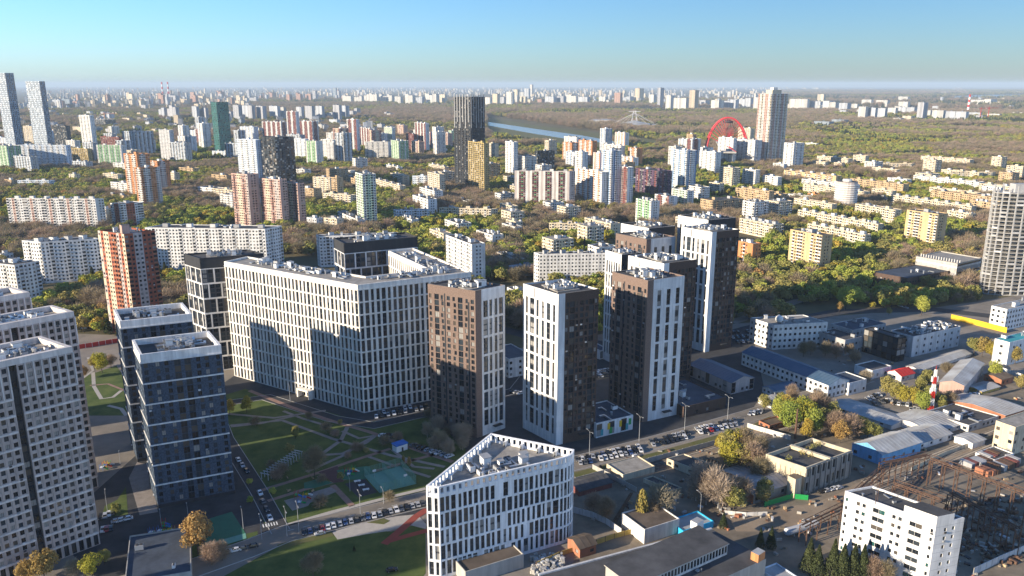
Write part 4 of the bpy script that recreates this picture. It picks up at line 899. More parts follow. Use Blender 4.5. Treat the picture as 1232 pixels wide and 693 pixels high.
# further blocks of the same quarters
ar = random.Random(33)
def inside(x, y, m=8):
    for f_ in FOOT:
        xs, ys = [p[0] for p in f_], [p[1] for p in f_]
        if min(xs)-m < x < max(xs)+m and min(ys)-m < y < max(ys)+m: return True
    return False
def fill(x0, x1, y0, y1, n, stys, hs, where, slab=.6, wmax=60):
    k = 0
    for i in range(n*6):
        if k >= n: break
        N = G('p', ar.uniform(x0, x1), ar.uniform(y0, y1)); left = N[0] < -.2*N[1]; aL, aR = (150, 42) if left else (120, 26)
        s_ = ar.random() < slab; wl, wr = (ar.uniform(max(30, wmax*.6), wmax), 13) if s_ else (ar.uniform(17, 24), ar.uniform(17, 24)); L, R, B = box_corners(N, aL, wl, aR, wr)
        if any(inside(*q) for q in (N, L, R, B, ((L[0]+R[0])/2, (L[1]+R[1])/2))): continue
        k += 1; mid_at(N, aL, wl, aR, wr, ar.uniform(*hs)*(1 if s_ else 1.35), ar.choice(stys), where)
fill(150, 560, 208, 262, 18, ['cream','offwhite','offwhite','tan','white'], (15, 22), 'low in trees left of centre')
fill(170, 560, 166, 200, 28, ['paleblue','green','redwhite','offwhite','greyblue','white','pinkgrid','grey'], (30, 55), 'left of the black tower', .35)
fill(590, 900, 178, 212, 10, ['white','whiteorange','cream','offwhite','whiteblue','redwhite'], (26, 48), 'right of the black tower', .4)
fill(890, 1260, 198, 275, 17, ['cream','cream','ybrick','offwhite','tan'], (17, 21), 'low in the right woods', .85, 115)
fill(590, 735, 235, 330, 10, ['cream','offwhite','cream'], (13, 18), 'low behind the white tower')
fill(0, 180, 166, 215, 14, ['paleblue','offwhite','greyblue','cream'], (18, 36), 'below the twin towers')
fill(570, 760, 200, 240, 10, ['cream','offwhite','tan'], (17, 24), 'low beside the colourful cluster')
# ------------------------------------------------------------------ works sheds, offices and yards on the right
def shed(r, xL, xN, xR, yt, yb, label, walls='offwhite', roof='metal_roof', ridge='R', rise=2.2, aL=120, aR=28, pat='wwnw', name='works_shed', cat='shed', flat=False, wl_=None, wr_=None, ov=.5, fine=True, units=0, walls2=None, limit=0, ph=.5):
    N, h, wl, wr = solve(r, xL, xN, xR, yt, yb, aL, aR); wl = wl_ or wl; wr = wr_ or wr
    root, L, R, B, fl, fr = start(name, label, cat, N, aL, wl, aR, wr, h)
    st = dict(m=[walls, walls], pitch=3.4, ww=1.7, wh=min(1.7, max(.8, h*.35)), fh=max(2.4, min(3.6, h-.6)) if h < 8 else 3.6, base=.3, top=.4 if not flat else .8, acc=walls)
    st2 = dict(st); st2['m'] = [walls2 or walls]*2
    mb = MB(); gl = []; strip_facade(mb, fl, wl, 0, h, st, pat, gl, fine); strip_facade(mb, fr, wr, 0, h, st2, pat, gl, fine); back_walls(mb, R, B, L, 0, h, walls)
    o = tuple(root.location)
    if flat:
        mb.build('wall', root, o=o); roof_part(root, [N, R, B, L], h, roof, walls, ph, .3)
    else:
        def mixp(a, b, t=.5): return (a[0]+(b[0]-a[0])*t, a[1]+(b[1]-a[1])*t)
        if ridge == 'R': e0, e1 = (L, N), (B, R)          # ridge runs along the right-hand direction: gables on the left faces
        else: e0, e1 = (N, R), (L, B)
        a, b = mixp(*e0), mixp(*e1)
        mb.tri((*e0[0],h), (*e0[1],h), (*a,h+rise), walls); mb.tri((*e1[0],h), (*e1[1],h), (*b,h+rise), walls); mb.build('wall', root, o=o)
        dx, dy = b[0]-a[0], b[1]-a[1]; q_ = math.hypot(dx, dy); dx, dy = dx/q_*ov, dy/q_*ov
        for k in (0, 1):
            E0, E1 = e0[k], e1[k]; sx, sy = E0[0]-a[0], E0[1]-a[1]; q_ = math.hypot(sx, sy); ox, oy = sx/q_*ov, sy/q_*ov; dz = rise*ov/q_
            p = MB(); P = [(E0[0]+ox-dx, E0[1]+oy-dy, h-dz+.05), (E1[0]+ox+dx, E1[1]+oy+dy, h-dz+.05), (b[0]+dx, b[1]+dy, h+rise+.05), (a[0]-dx, a[1]-dy, h+rise+.05)]
            p.quad(*P, roof); p.quad(*[(x,y,z-.12) for x,y,z in P[::-1]], roof)
            for i in range(4): A, C = P[i], P[(i+1)%4]; p.quad(A, C, (C[0],C[1],C[2]-.12), (A[0],A[1],A[2]-.12), roof)
            n = max(3, int(math.hypot(P[1][0]-P[0][0], P[1][1]-P[0][1])/2.2))     # standing seams
            for i in range(1, n):
                t = i/n; A = [P[0][j]+(P[1][j]-P[0][j])*t+(.04 if j == 2 else 0) for j in range(3)]; C = [P[3][j]+(P[2][j]-P[3][j])*t+(.04 if j == 2 else 0) for j in range(3)]; p.bar(A, C, .12, roof)
            p.build('roof_slope', root, o=o)
    emit_glass(root, gl, limit)
    if units: clutter(root, N, ((L[0]-N[0])/wl, (L[1]-N[1])/wl), ((R[0]-N[0])/wr, (R[1]-N[1])/wr), wl, wr, h-(ph if flat else -rise*.4), units, ang=aR)
    return root, (N, L, R, B, h, wl, wr, fl, fr)
shed('i', 505,560,792,500,562, 'low dark brick hall with blue-grey roof beside the towers', 'dark_brown', 'bitumen_blue', flat=True, wl_=32, units=7, pat='wn')
shed('i', 590,822,946,366,432, 'two-storey hall with blue roof beside the brown towers', 'pink_grey', 'blue_roof', 'L', 2.5, pat='gnww', limit=30)
shed('p', 893,997,1022,463,480, 'long white two-storey hall with dark blue roof', 'white', 'blue_roof', 'L', 2.6, pat='ww', limit=60)
shed('p', 1017,1022,1043,461,476, 'small white annex with flat blue roof', 'white', 'bitumen_blue', flat=True, wl_=14)
shed('p', 914,931,996,391,421, 'white office with white dome on its roof', 'white', 'gravel_roof', flat=True, aR=10, aL=120, wl_=20, pat='www', name='office_building', cat='office building', units=9, walls2='offwhite', limit=90)
shed('p', 1000,1026,1066,397,420, 'grey stepped office behind the works', 'grey', 'bitumen_blue', flat=True, pat='ww', name='office_building', cat='office building', units=5)
shed('p', 984,1017,1037,409,428, 'lower slate-blue office with courtyard roof', 'grey', 'bitumen', flat=True, pat='ww', name='office_building', cat='office building', units=3)
shed('p', 1040,1081,1091,407,436, 'black glass office block beside the data hall', 'black', 'bitumen', flat=True, pat='gg', name='office_building', cat='office building', units=2)
shed('p', 1072,1099,1156,405,430, 'large white warehouse with rows of roof machines', 'pale_grey', 'bitumen', flat=True, pat='nx', name='warehouse', cat='warehouse', units=40, fine=True)
shed('p', 1197,1215,1262,412,440, 'white hall with teal roof at the right edge', 'white', 'teal', flat=True, pat='nw', units=4)
shed('p', 1193,1212,1275,372,398, 'white office with curved end at the right edge', 'white', 'gravel_roof', flat=True, pat='ww', name='office_building', cat='office building', units=3)
shed('h', 580,690,895,402,462, 'dark brown office with blue roofs beside the parking deck', 'dark_brown', 'bitumen_blue', flat=True, pat='ww', name='office_building', cat='office building', units=4, aL=130, wl_=30)
shed('j', 630,660,942,300,318, 'long low shed with pale roof beside the warehouse', 'pale_grey', 'metal_roof', 'R', 1.2, wl_=9, aR=33)
shed('j', 770,905,1012,382,452, 'grey-roofed hall with pink end wall', 'pink', 'metal_roof', 'R', 2.0, aL=150, aR=49, walls2='pink_grey', pat='nwn', wr_=48)
shed('j', 510,560,632,330,362, 'small hut with bright red roof', 'offwhite', 'red_paint', 'R', 2.2, wl_=9)
shed('j', 330,400,505,300,348, 'white low hall with dark roof and red trim', 'white', 'bitumen', flat=True, pat='nw', wl_=12)
shed('j', 985,1000,1100,415,432, 'yellow brick garage with grey roof', 'ochre', 'metal_roof', 'R', 1.0, wl_=9)
shed('j', 1050,1110,1175,350,385, 'brick garage with brown roof', 'brick_red', 'brown_roof', 'R', 1.0, wl_=10)
shed('j', 955,1130,1250,545,590, 'big hall with pale grey roof near the rails', 'brick_red', 'metal_roof', 'R', 1.8, wl_=30, aL=135, pat='nw')
shed('j', 800,930,1095,600,640, 'flat dark-roofed workshop with skylight boxes', 'offwhite', 'bitumen', flat=True, wl_=22, units=7, aL=130)
shed('j', 590,740,905,640,668, 'workshop with pale arched roof beside the rails', 'white', 'metal_roof', 'R', 2.0, wl_=24, aL=130, pat='nw')
shed('j', 160,505,582,600,626, 'long shed with weathered blue-grey roof', 'offwhite', 'metal_roof', 'L', 1.4, aL=128, wr_=16, pat='nnw')
shed('m', 410,552,740,112,166, 'blue-walled works hall with grey roof', 'sky_blue', 'metal_roof', 'R', 3.2, walls2='sky_blue', pat='wn', aL=128, limit=40)
shed('m', 690,735,885,60,92, 'white-walled shed right of the blue hall', 'white', 'metal_roof', 'R', 2.0, wl_=14, pat='wn')
shed('m', 930,985,1045,60,90, 'white garage with corrugated roof by the container yard', 'white', 'metal_roof', 'R', .8, wl_=9, pat='n')
shed('m', 1115,1150,1195,70,98, 'small white and green gatehouse', 'mint', 'bitumen', flat=True, wl_=5, pat='n')
shed('p', 1206,1222,1290,514,548, 'cream works block cut by the right edge', 'cream', 'gravel_roof', flat=True, wl_=9, pat='wn', units=2)
shed('m', 1010,1090,1180,140,165, 'long low shed with black roof by the container yard', 'white', 'bitumen', flat=True, wl_=9, pat='n')
shed('z', 498,630,716,382,420, 'pale two-storey lodge with bitumen roof below the verge', 'cream', 'bitumen', flat=True, aL=135, pat='wwn', walls2='concrete', limit=30)
shed('z', 248,284,440,412,444, 'low cream shed with flat roof', 'cream', 'gravel_roof', flat=True, wl_=12, pat='n')
shed('z', 384,526,572,488,510, 'low garage row with dark roof', 'cream', 'bitumen', flat=True, aL=135, pat='nw')
shed('z', 60,70,230,492,520, 'dark red rail store in the shade', 'dark_red', 'bitumen', 'R', 1.5, wl_=10, pat='n')
shed('k', 608,656,822,472,542, 'white garage with brown flat roof beside the big workshop', 'offwhite', 'brown_roof', flat=True, wl_=14, pat='n')
shed('k', 305,348,425,562,610, 'small brick hut with brown hipped roof', 'brick_red', 'brown_roof', 'R', 1.6, wl_=8, pat='nw')
shed('q', 232,290,492,498,548, 'brick hall with grey roof beside the ruined factory', 'brick_red', 'metal_roof', 'R', 1.8, walls2='ruin', wl_=13, pat='wn', limit=20)
shed('q', 328,372,466,138,168, 'small red brick hut in the trees', 'brick_red', 'brown_roof', flat=True, wl_=7, pat='w')
shed('q', 170,250,390,440,470, 'low pale-roofed shed under bare trees', 'brick_red', 'metal_roof', 'R', 1.2, wl_=14, pat='n')
shed('i', 1010,1060,1190,418,448, 'small white house with blue roof by the long hall', 'white', 'blue_roof', 'R', 1.4, wl_=9, pat='w')
shed('i', 1010,1040,1120,480,510, 'white shed behind the yellow-green tree', 'white', 'metal_roof', 'R', 1.2, wl_=9, pat='n')
pv_, q_ = shed('i', 75,80,282,590,672, 'white pavilion with yellow and green panels between towers', 'white', 'bitumen_blue', flat=True, wl_=22, pat='gn', units=5, name='pavilion', cat='pavilion')
for t, v, m in ((.12,.1,'teal'),(.3,.4,'yellow_paint'),(.36,.1,'green_paint'),(.62,.4,'yellow_paint'),(.8,.1,'teal'),(.88,.4,'green_paint')): w_ = MB(); fbox(w_, q_[8], t*q_[6], t*q_[6]+1.5, q_[4]*v, q_[4]*(v+.42), .02, .12, m); w_.build('colour_panel', pv_, o=tuple(pv_.location))
shed('i', 85,100,150,190,240, 'white pavilion with dark windows between the brown towers', 'white', 'bitumen_blue', flat=True, wl_=14, pat='gn', name='pavilion', cat='pavilion')
shed('p', 605,612,640,432,455, 'white kindergarten between the brown and white towers', 'white', 'bitumen_blue', flat=True, wl_=25, pat='wn', name='kindergarten', cat='building', walls2='white')
shed('s', 563,593,858,725,790, 'flat blue-grey roof of a low building at the bottom edge', 'concrete', 'bitumen_blue', flat=True, aL=112, aR=18, wl_=31, wr_=21, units=2, pat='n')
shed('p', 498,560,630,688,705, 'low shed with brown roof below the wedge building', 'concrete', 'brown_roof', flat=True, wl_=8, pat='n')
shed('m', 0,120,200,760,800, 'low building with cream roof hatch at the bottom edge', 'pale_blue', 'metal_roof', flat=True, wl_=14, pat='n')
# big foreground workshop with clerestory
def workshop():
    P = [G('k', *q, 9) for q in ((230,760), (985,760), (1180,580), (965,463), (640,560))]
    a, b, c, d = G('k',150,690,9), G('k',975,470,9), G('k',1235,610,9), G('k',600,900,9)
    FOOT.append([a,d,c,b]); root = thing('workshop', 'large grey-roofed workshop with clerestory windows at the bottom', 'workshop', (*a, 0)); o = tuple(root.location)
    mb = MB(); mb.prism([a, d, c, b], 0, 9, 'concrete', 'bitumen'); mb.build('hall', root, o=o)
    A, Bq = G('k',215,705,11), G('k',1050,566,11); C, Dq = G('k',600,770,11), G('k',965,478,11)
    u = (Bq[0]-C[0], Bq[1]-C[1]); L = math.hypot(*u); u = (u[0]/L, u[1]/L); nn = (-u[1], u[0]); w = 13.5
    pts = [C, Bq, (Bq[0]+nn[0]*w, Bq[1]+nn[1]*w), (C[0]+nn[0]*w, C[1]+nn[1]*w)]
    q = MB(); fr = Fr(C, math.degrees(math.atan2(u[1], u[0]))); gl = []; n = int(L/1.5); s = L/n
    for i in range(n): hole(q, fr, i*s, (i+1)*s, 9, 13, i*s+.18, (i+1)*s-.18, 9.8, 12.5, .2, 'offwhite', gl)
    for i in range(1, 4): A_, B_ = pts[i], pts[(i+1)%4]; q.quad((*A_,9), (*B_,9), (*B_,13), (*A_,13), 'concrete')
    q.build('clerestory_wall', root, o=o); emit_glass(root, gl, 100)
    I = inset(pts, -.4); q = MB(); q.prism(I, 13, 13.35, 'concrete', 'bitumen', True); q.build('clerestory_roof', root, o=o)
    q = MB(); e = Fr(a, math.degrees(math.atan2(b[1]-a[1], b[0]-a[0]))); W = math.hypot(b[0]-a[0], b[1]-a[1])
    fbox(q, e, 0, W, 8.8, 9.5, -.4, .4, 'pale_grey'); q.build('eaves', root, o=o)
    for t, z in ((.2,2.2), (.45,1.8), (.62,2.0)):
        x, y = d[0]+(c[0]-d[0])*t-6, d[1]+(c[1]-d[1])*t+5; q = MB(); q.box(x, y, 9, 1.4, 1.0, .5, 40, 'unit_grey'); q.cyl(x+1.2, y, 9, 10, .25, .25, 'galv', 8); q.build('roof_vent', root, o=o)
    for k, (x, y) in enumerate(((1195,600),(905,450))):
        g = G('k', x, y, 10); q = MB(); q.box(*g, 9, 4, 3, 3, 40, 'orange' if k == 0 else 'white', 'metal_roof'); q.build('roof_house', root, o=o)
workshop()
shed('k', 795,840,985,478,510, 'cyan-walled annex with metal roof behind the workshop', 'cyan', 'metal_roof', flat=True, wl_=9, pat='n')
# ruined factory
def ruin():
    N, h, wl, wr = solve('q', 353, 562, 802, 358, 502, 135, 32); root, L, R, B, fl, fr = start('ruined_factory', 'derelict factory with cream side wall and weeds on its roof', 'factory', N, 135, wl, 32, wr, h); o = tuple(root.location); mb = MB(); gl = []
    fq(mb, fl, 0, wl, 0, h, 0, 'ruin_cream'); s = wr/9
    for i in range(9):
        for k in range(2):
            v0 = k*h/2
            if rnd.random() < .85: hole(mb, fr, i*s, (i+1)*s, v0, v0+h/2, i*s+.9, (i+1)*s-.9, v0+1.4, v0+h/2-1, .5, 'ruin', gl)
            else: fq(mb, fr, i*s, (i+1)*s, v0, v0+h/2, 0, 'ruin')
    back_walls(mb, R, B, L, 0, h, 'ruin'); mb.build('wall', root, o=o); emit_glass(root, gl, 40, glass=['black', 'black', 'ruin_cream', 'charcoal'])
    for i in range(10): q = MB(); fbox(q, fr, max(0,i*s-.4), min(wr,i*s+.4), 0, h-.5, 0, .4, 'ruin'); q.build('pilaster', root, o=o)
    for i in range(9): q = MB(); t = i*wl/8.; fbox(q, fl, max(0,t-.3), min(wl,t+.3), 0, h-2.5, 0, .3, 'ruin_cream'); q.build('pilaster', root, o=o)
    roof_part(root, [N, R, B, L], h, 'bitumen', 'ruin_cream', 1.8, .5)
    q = MB(); m1 = (N[0]+(R[0]-N[0])*.52, N[1]+(R[1]-N[1])*.52); m2 = (L[0]+(B[0]-L[0])*.52, L[1]+(B[1]-L[1])*.52); q.bar((*m1, h-.4), (*m2, h-.4), 1.5, 'ruin_cream'); q.build('dividing_parapet', root, o=o)
    q = MB(); x = (N[0]+(L[0]-N[0])*.12, N[1]+(L[1]-N[1])*.12); q.box(x[0]-3, x[1]-2.2, 0, 4, 4, h*.72, 32, 'ruin_cream', 'brown_roof'); q.build('stair_tower', root, o=o)
    for k in range(6):
        t, v = rnd.uniform(.15,.85), rnd.uniform(.1,.9); q = MB(); X, Y = N[0]+(L[0]-N[0])*t+(R[0]-N[0])*v, N[1]+(L[1]-N[1])*t+(R[1]-N[1])*v
        for j in range(90):
            a, e = rnd.uniform(0,6.28), rnd.uniform(0,1); rr = 1.5*rnd.random()**.5; p = (X+rr*math.cos(a), Y+rr*math.sin(a), h-1.7+e*2); q.tri(p, (p[0]+rnd.uniform(-.5,.5), p[1]+rnd.uniform(-.5,.5), p[2]+.4), (p[0]+rnd.uniform(-.5,.5), p[1]+rnd.uniform(-.5,.5), p[2]+.1), 'leaf_olive')
        q.build('roof_weeds', root, o=o)
ruin()
# fences and walls
def fence(label, pts, h, m, r='p', name='fence', cat='fence', panel=3.0, th=.18, posts='concrete'):
    W = [G(r, *p) for p in pts]; root = thing(name, label, cat, (*W[0], 0)); o = tuple(root.location)
    for A, Bq in zip(W[:-1], W[1:]):
        L = math.hypot(Bq[0]-A[0], Bq[1]-A[1]); n = max(1, int(L/panel)); fr = Fr(A, math.degrees(math.atan2(Bq[1]-A[1], Bq[0]-A[0]))); s = L/n
        for i in range(n):
            q = MB(); fbox(q, fr, i*s+.06, (i+1)*s-.06, .1, h-rnd.uniform(0,.08), -th/2, th/2, m); fq(q, fr, i*s+.06, (i+1)*s-.06, .1, h-.1, -th/2, m); q.build('panel', root, o=o)
            q = MB(); fbox(q, fr, i*s-.1, i*s+.1, 0, h+.08, -.12, .14, posts); q.build('post', root, o=o)
    return root
fence('long grey concrete fence below the boulevard verge', [(692,581),(780,557),(905,523)], 2.6, 'concrete', panel=4)
fence('white concrete wall beside the ruined factory', [(255,150),(480,215)], 2.6, 'offwhite', 'q')
fence('curving white concrete wall right of the wedge building', [(318,393),(400,415),(470,445),(545,498)], 2.8, 'pale_grey', 'k')
fence('grey concrete wall round the low cream shed', [(135,385),(240,440),(350,500)], 2.4, 'concrete', 'z')
fence('white low wall in front of the dirt yard', [(135,600),(250,612),(360,607)], 1.8, 'offwhite', 'q')
fence('bright green sheet fence beside the brick hall', [(345,562),(490,520),(572,528)], 2.4, 'green_paint', 'q', posts='green_paint')
fence('yellow hoarding round the building pit', [(830,20),(960,50),(1135,95)], 4, 'yellow_paint', 'j', posts='yellow_paint', panel=6)
fence('red and white striped fence behind the left garden', [(95,420),(143,412)], 3, 'red_paint', panel=3.5, posts='white_paint')
fence('pale concrete wall at the lower right corner', [(985,690),(1100,635),(1228,580)], 3, 'pale_grey', 'm')
fence('yellow boarded fence beside the brick hut', [(425,545),(510,515),(605,490)], 2.2, 'ochre', 'k', posts='rust')
fence('concrete fence along the railway', [(690,195),(850,120),(1120,20)], 2.2, 'ruin_cream', 'm', panel=5)
fence('low grey fence between wedge building and works', [(140,650),(250,600),(310,580)], 2.0, 'ochre', 'k', posts='rust')
fence('white wall along the works road at right', [(1065,290),(1160,320),(1231,345)], 2.4, 'offwhite', 'j', panel=4)
# rusty steel trestles
def trestle(label, A, Bq, r, h, n, cross=True, deck=1.6):
    a, b = G(r, *A), G(r, *Bq); root = thing('pipe_trestle', label, 'trestle', (*a, 0), 'rusty steel trestles of the works'); o = tuple(root.location)
    d = (b[0]-a[0], b[1]-a[1]); L = math.hypot(*d); d = (d[0]/L, d[1]/L); nn = (-d[1]*1.6, d[0]*1.6); P = [(a[0]+d[0]*L*i/n, a[1]+d[1]*L*i/n) for i in range(n+1)]
    for x, y in P:
        q = MB()
        for s in (-1, 1): q.bar((x+s*nn[0], y+s*nn[1], 0), (x+s*nn[0], y+s*nn[1], h), .32, 'rust')
        q.bar((x-nn[0], y-nn[1], h*.5), (x+nn[0], y+nn[1], h*.95), .13, 'rust'); q.bar((x+nn[0], y+nn[1], h*.5), (x-nn[0], y-nn[1], h*.95), .13, 'rust'); q.build('trestle_leg', root, o=o)
    for s in (-1, 1):
        q = MB()
        for z in (h, h+deck): q.bar((P[0][0]+s*nn[0], P[0][1]+s*nn[1], z), (P[-1][0]+s*nn[0], P[-1][1]+s*nn[1], z), .2, 'rust')
        k = n*3
        for i in range(k):
            x0, y0, x1, y1 = a[0]+d[0]*L*i/k, a[1]+d[1]*L*i/k, a[0]+d[0]*L*(i+1)/k, a[1]+d[1]*L*(i+1)/k; z0, z1 = (h, h+deck) if i % 2 else (h+deck, h)
            q.bar((x0+s*nn[0], y0+s*nn[1], z0), (x1+s*nn[0], y1+s*nn[1], z1), .11, 'rust')
        q.build('truss', root, o=o)
    if cross:
        q = MB()
        for s in (-.4, .5): q.tube([(P[0][0]+s*nn[0], P[0][1]+s*nn[1], h+.5), (P[-1][0]+s*nn[0], P[-1][1]+s*nn[1], h+.5)], [.25,.25], 'rust', 8)
        q.build('pipe', root, o=o)
trestle('rusty trestle left of the white works office', (170,540), (370,440), 'm', 7, 4)
trestle('tall rusty trestle crossing behind the white works office', (770,260), (1228,440), 'm', 12, 7)
trestle('rusty trestle at the works yard gate', (540,250), (760,210), 'm', 9, 4)
trestle('rusty trestle leading along the dirt yard', (370,440), (560,260), 'm', 8, 4)
trestle('rusty trestle along the yard behind the works office', (860,420), (1180,600), 'm', 11, 6)
trestle('short rusty trestle nearest the railway', (600,330), (850,420), 'm', 7, 4)
q = MB()
yard = G('m', 1000, 480)
for i in range(240):
    x, y = G('m', rnd.uniform(850,1228), rnd.uniform(330,640)); q.box(x, y, .1, rnd.uniform(.4,3), rnd.uniform(.3,1.4), rnd.uniform(.2,1.4), rnd.uniform(0,180), rnd.choice(['rust','dirt_dark','rust','unit_dark','rust','ruin']))
o_ = q.build('yard_scrap'); o_['kind'] = 'stuff'; tag(o_, 'heaps of rusty scrap and beams behind the works office', 'scrap', xy=yard)
q = MB()
for i in range(160):
    x, y = G('k', rnd.uniform(120,270), rnd.uniform(600,690)); q.box(x, y, .1, rnd.uniform(.5,2), rnd.uniform(.5,1.2), rnd.uniform(.4,1.8), rnd.uniform(0,180), rnd.choice(['concrete','pale_grey','grey']))
o_ = q.build('concrete_blocks'); o_['kind'] = 'stuff'; tag(o_, 'stacked concrete blocks below the wedge building', 'blocks', xy=G('k',200,640))
# containers of the yard
for i in range(17):
    b_ = G('m', 1030, 205); g = (b_[0]+(i%9)*2.9*.88-(i//9)*7.2*.47, b_[1]+(i%9)*2.9*.47+(i//9)*7.2*.88); c_ = rnd.choice(['dark_red','dark_red','rust','grey','brick_red','rust'])
    mb = MB(); g = (g[0]+rnd.uniform(-.3,.3), g[1]+rnd.uniform(-1.5,1.5)); mb.box(*g, .1, 6, 2.4, 2.5, 118, c_)
    for k in range(9):
        t = -2.7+k*.68; cs, sn = math.cos(rad(118)), math.sin(rad(118)); mb.box(g[0]+t*cs, g[1]+t*sn, .2, .12, 2.5, 2.3, 118, c_)
    tag(mb.build('shipping_container'), '%s container in the yard at the right' % dict(red_paint='red', dark_red='dark red', rust='rusty brown', grey='grey', brick_red='brick red')[c_], 'container', 'containers in the yard at the right', xy=g)
q = MB(); cl = random.Random(4); cnt = 0
while cnt < 380:
    r_, x_, y_ = cl.choice((('z', cl.uniform(130,890), cl.uniform(290,690)), ('q', cl.uniform(0,950), cl.uniform(100,690)), ('j', cl.uniform(0,1231), cl.uniform(200,690)), ('m', cl.uniform(0,1228), cl.uniform(60,690))))
    x, y = G(r_, x_, y_); cnt += 1
    if inside(x, y, 1): continue
    for k in range(cl.choice((1,2,3))): q.box(x+cl.uniform(-1.5,1.5), y+cl.uniform(-1.5,1.5), .08, cl.uniform(.4,2.6), cl.uniform(.3,1.2), cl.uniform(.2,1.2), cl.uniform(0,180), cl.choice(['rust','concrete','tan','grey','pale_grey','brick_red','dirt_dark','rust','ruin']))
o_ = q.build('yard_clutter'); o_['kind'] = 'stuff'; tag(o_, 'crates, pallets and rubble scattered over the works yards', 'clutter', xy=G('q', 500, 600))
# silver tank
a, b = G('m',95,505), G('m',235,465); root = thing('storage_tank', 'pale horizontal tank lying beside the trestle', 'tank', (*a, 0)); o = tuple(root.location)
mb = MB(); d = np.array([b[0]-a[0], b[1]-a[1]]); n_ = d/np.linalg.norm(d)
mb.tube([(a[0]-n_[0]*.9,a[1]-n_[1]*.9,2), (a[0]-n_[0]*.5,a[1]-n_[1]*.5,2), (a[0],a[1],2), (b[0],b[1],2), (b[0]+n_[0]*.5,b[1]+n_[1]*.5,2), (b[0]+n_[0]*.9,b[1]+n_[1]*.9,2)], [.2,1.1,1.5,1.5,1.1,.2], 'pale_grey', 14); mb.build('vessel', root, smooth=False, o=o)
for t in (.2,.5,.8): q = MB(); q.box(a[0]+d[0]*t, a[1]+d[1]*t, 0, .5, 2.4, .8, math.degrees(math.atan2(d[1],d[0])), 'concrete'); q.build('saddle', root, o=o)
# radio mast, chimneys
def lattice_mast(label, r, x, y, h, w):
    g = G(r, x, y); root = thing('radio_mast', label, 'mast', (*g, 0)); o = tuple(root.location)
    n = 12
    for k in range(n):
        z0, z1 = k*h/n, (k+1)*h/n; w0, w1 = w*(1-.6*k/n), w*(1-.6*(k+1)/n); m = 'red_paint' if (k//2) % 2 == 0 else 'white_paint'; q = MB()
        C = [[(g[0]+sx*ww/2, g[1]+sy*ww/2, z) for sx, sy in ((-1,-1),(1,-1),(1,1),(-1,1))] for z, ww in ((z0,w0),(z1,w1))]
        for i in range(4): q.bar(C[0][i], C[1][i], .28, m); q.bar(C[0][i], C[1][(i+1)%4], .2, m); q.bar(C[0][(i+1)%4], C[1][i], .2, m); q.bar(C[1][i], C[1][(i+1)%4], .2, m)
        q.build('mast_section', root, o=o)
    q = MB(); q.cyl(g[0], g[1], h, h+2.5, .2, .05, 'red_paint', 6); q.build('tip', root, o=o)
    for z in (h*.45, h*.72): q = MB(); q.box(g[0]+1.3, g[1], z, .8, .6, 3, 0, 'white_paint'); q.box(g[0]-1.3, g[1], z, .8, .6, 3, 0, 'white_paint'); q.build('antenna', root, o=o)
lattice_mast('red and white radio mast among the works sheds', 'j', 716, 530, 24, 1.9)
def chimney(label, r, x, yt, yb, rad_, bands, m0='concrete', name='chimney'):
    N, h, _, _ = solve(r, x-1, x, x+1, yt, yb); root = thing(name, label, 'chimney', (*N, 0)); o = tuple(root.location); n = bands
    for k in range(n):
        q = MB(); q.cyl(*N, k*h/n, (k+1)*h/n, rad_*(1-.3*k/n), rad_*(1-.3*(k+1)/n), m0 if n == 1 else ('red_paint' if (n-k) % 2 else 'white_paint'), 12); q.build('shaft_section', root, o=o)
    return N, h
chimney('slim brown steel chimney beside the ruined factory', 'q', 519, 52, 208, .55, 1, 'rust', 'steel_chimney')
chimney('red and white power station chimney on the left horizon', 'a', 770, 113, 205, 9, 8); chimney('red and white power station chimney on the left horizon', 'a', 798, 113, 205, 9, 8)
N_, h_ = chimney('red and white chimney with a wisp of smoke at right', 'd', 983, 168, 262, 7, 8)
# wisp of smoke as soft clumps of vapour
ms = bpy.data.materials.new('smoke'); ms.use_nodes = True; t_ = ms.node_tree; t_.nodes.remove(t_.nodes['Principled BSDF']); pv = t_.nodes.new('ShaderNodeVolumePrincipled'); pv.inputs['Color'].default_value = (.9,.9,.92,1); pv.inputs['Density'].default_value = .02
t_.links.new(pv.outputs[0], t_.nodes['Material Output'].inputs['Volume']); MATS['smoke'] = ms
mb = MB(); mb.tube([(N_[0],N_[1],h_), (N_[0]-25,N_[1],h_+12), (N_[0]-60,N_[1],h_+26), (N_[0]-105,N_[1],h_+34)], [4,9,13,5], 'smoke', 8); mb.ngon([(N_[0]+4*math.cos(i),N_[1]+4*math.sin(i),h_) for i in (5,4,3,2,1,0)], 'smoke')
o_ = mb.build('smoke'); o_['kind'] = 'stuff'; tag(o_, 'thin white smoke drifting from the right chimney', 'smoke', xy=N_)
